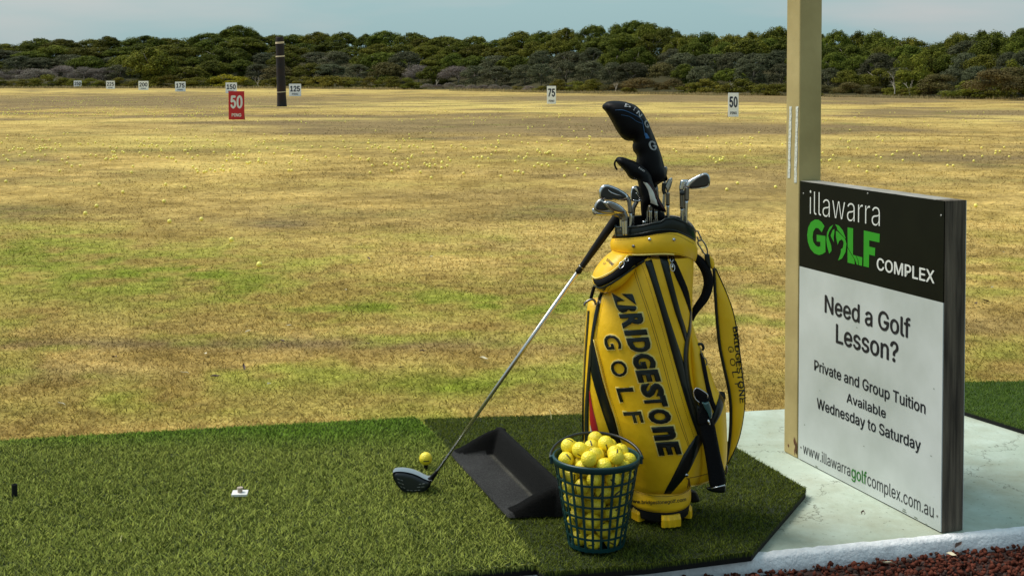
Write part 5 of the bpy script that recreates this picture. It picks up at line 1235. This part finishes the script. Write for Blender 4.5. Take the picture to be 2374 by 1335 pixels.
for row, dm, fr_, sp in rowspec:
    x = -230.0
    while x < 2640:
        D0 = float(Dline(x)); ysky = float(np.interp(x, SX, SY)); yb = HY + F * (CZ - FZ) / D0
        px = x + rt.uniform(-12, 12); yt = yb + (ysky - yb) * fr_ + (rt.uniform(-4, 7) if row < 4 else rt.choice([rt.uniform(-7, 3), rt.uniform(0, 12)]))
        wide = rt.uniform(.85, 1.35) * sp * (1.75 if row > 2 else 1.45); D = D0 * dm * rt.uniform(.98, 1.02); wm = wide * D / F
        if row == 4: kd = 'umbrella'
        elif row == 3: kd = rt.choice(['umbrella'] * 6 + ['dome'])
        elif row == 2: kd = rt.choice(['umbrella'] * 3 + ['dome'] * 3) if x > 150 else rt.choice(['umbrella', 'bare', 'dome'])
        else: kd = rt.choice(['dome'] * 5 + ['umbrella'] * 2 + ['brown', 'bare'])
        if row == 1 and x < 240: kd = 'bare'
        if row <= 2 and 380 < x < 600: kd = 'umbrella'
        if row == 1 and x > 1950: kd = rt.choice(['brown', 'umbrella', 'dome', 'bare'])
        plant(kd, px, row, yt, D, wm); x += sp * rt.uniform(.8, 1.2)
# front shrubs
x = -200.0
while x < 2620:
    D0 = float(Dline(x)); yb = HY + F * (CZ - FZ) / D0; px = x
    hpx = rt.uniform(20, 40)
    if 700 < x < 940: hpx = rt.uniform(30, 36)
    if 960 < x < 1300: hpx = rt.uniform(10, 20)
    if 1600 < x < 1830: hpx = rt.uniform(30, 44)
    if x > 2150: hpx = rt.uniform(45, 80)
    kd = 'shrub'
    if 470 < x < 560 and rt.random() < .6: kd = 'yellow'
    if 960 < x < 1240 and rt.random() < .6: kd = 'bare'
    if x > 1900 and rt.random() < .5: kd = 'brown'
    if 1380 < x < 1600 and rt.random() < .5: kd = 'brown'
    D = D0 * rt.uniform(.99, 1.02); wide = hpx * rt.uniform(1.6, 2.4); plant(kd, px, 0, yb - hpx, D, max(wide, 34) * D / F); x += max(26, wide * .55)
# specific: bright crown right side, big dark tree near the pole
plant('shrub', 2120, 2, 108, 100, 3.6); plant('shrub', 2345, 2, 128, 92, 2.6); plant('brown', 2300, 0, 155, 84, 3.6); plant('umbrella', 350, 1, 106, 207, 9.0); plant('umbrella', 555, 4, 56, 262, 8.5)
def snag_mesh(seed):
    r = random.Random(seed); mb = MB()
    def br(p, d, l, w_, dep):
        q = p + d * l; m_ = p.lerp(q, .5) + Vector((r.uniform(-.05, .05), r.uniform(-.05, .05), 0)) * l; mb.add(*tube_vf([p, m_, q], [w_, w_ * .8, w_ * .5], 5))
        if dep:
            for _ in range(3):
                dd = (d + Vector((r.uniform(-.8, .8), r.uniform(-.8, .8), r.uniform(-.1, .5)))).normalized(); br(p.lerp(q, r.uniform(.6, 1)), dd, l * r.uniform(.5, .75), w_ * .5, dep - 1)
    br(Vector((0, 0, -.05)), Vector((r.uniform(-.3, .3), 0, 1)).normalized(), .42, .022, 3)
    me = bpy.data.meshes.new('bare_limbs'); me.from_pydata([tuple(v) for v in mb.v], [], mb.f); me.materials.append(M('bleached_wood', (.42, .37, .31), .9)); return me
for i, (px_, yb_, hp_, lb) in enumerate(((2075, 233, 62, 'dead bleached tree with forked bare limbs above the lesson sign'), (2110, 232, 46, 'smaller dead tree right of the forked one above the lesson sign'), (1425, 219, 34, 'dead pale snag at the wood edge above the driver headcover'), (1010, 209, 30, 'dead pale snag at the wood edge between the 125 and 75 boards'), (1690, 214, 40, 'dead pale snag behind the white 50 board'), (600, 203, 34, 'dead pale snag left of the wrapped pole'), (120, 202, 34, 'dead pale snag left of the 250 board'))):
    D = float(Dline(px_)) * 1.0; X = (px_ - CX) / F * D; hgt = hp_ * D / F * 1.15
    o = bpy.data.objects.new('dead_tree', snag_mesh(50 + i)); C.objects.link(o); o.location = (X, D, float(ground_z(np.array([X]), np.array([D]))[0])); o.scale = (hgt,) * 3; tag(o, lb, 'dead tree', 'dead trees at the wood edge')
layer = {4: 'on the skyline', 3: 'high in the wood', 2: 'amid the wood', 1: 'low in the wood', 0: 'at the wood edge'}
recs.sort(key=lambda q: q['px']); cnt = {}
for q in recs:
    zn = [z for a, b, z in ZN if a <= q['px'] < b] or ['far off']; q['key'] = (q['kind'], q['row'], zn[0]); cnt.setdefault(q['key'], []).append(q)
for q in recs:
    L_ = cnt[q['key']]; lab = DESC[q['kind']] + ' ' + layer[q['row']] + ' ' + q['key'][2]
    if len(L_) > 1: lab = ORD[min(15, L_.index(q))] + ' ' + lab
    tree = q['kind'] in ('umbrella', 'dome', 'bare') and q['row'] > 0
    if tree:
        e = empty('tree' if q['kind'] != 'bare' else 'bare_tree', q['loc'], lab, 'tree', 'trees of the wood beyond the range'); e.rotation_euler.z = rt.uniform(0, 6.28)
        e.scale = (q['w'], q['w'], q['h'])
        c = bpy.data.objects.new('crown', rt.choice(CR[q['kind']])); C.objects.link(c); c.parent = e
        t = bpy.data.objects.new('trunk', rt.choice(TR)); C.objects.link(t); t.parent = e
    else:
        o = bpy.data.objects.new('shrub', rt.choice(CR[q['kind']])); C.objects.link(o); o.location = q['loc']; o.scale = (q['w'], q['w'], q['h']); o.rotation_euler.z = rt.uniform(0, 6.28)
        tag(o, lab, 'shrub', 'shrubs of the wood beyond the range')
print('trees', len(recs), 'balls', NB)
# dry tall tufts along the foot of the wood
n = 26000; px = rng.uniform(-300, 2700, n); D = Dline(px) * rng.uniform(.955, 1.01, n); X = (px - CX) / F * D
k = fbm(X, D, .08, 4) > .36; X, D = X[k], D[k]; n = len(X)
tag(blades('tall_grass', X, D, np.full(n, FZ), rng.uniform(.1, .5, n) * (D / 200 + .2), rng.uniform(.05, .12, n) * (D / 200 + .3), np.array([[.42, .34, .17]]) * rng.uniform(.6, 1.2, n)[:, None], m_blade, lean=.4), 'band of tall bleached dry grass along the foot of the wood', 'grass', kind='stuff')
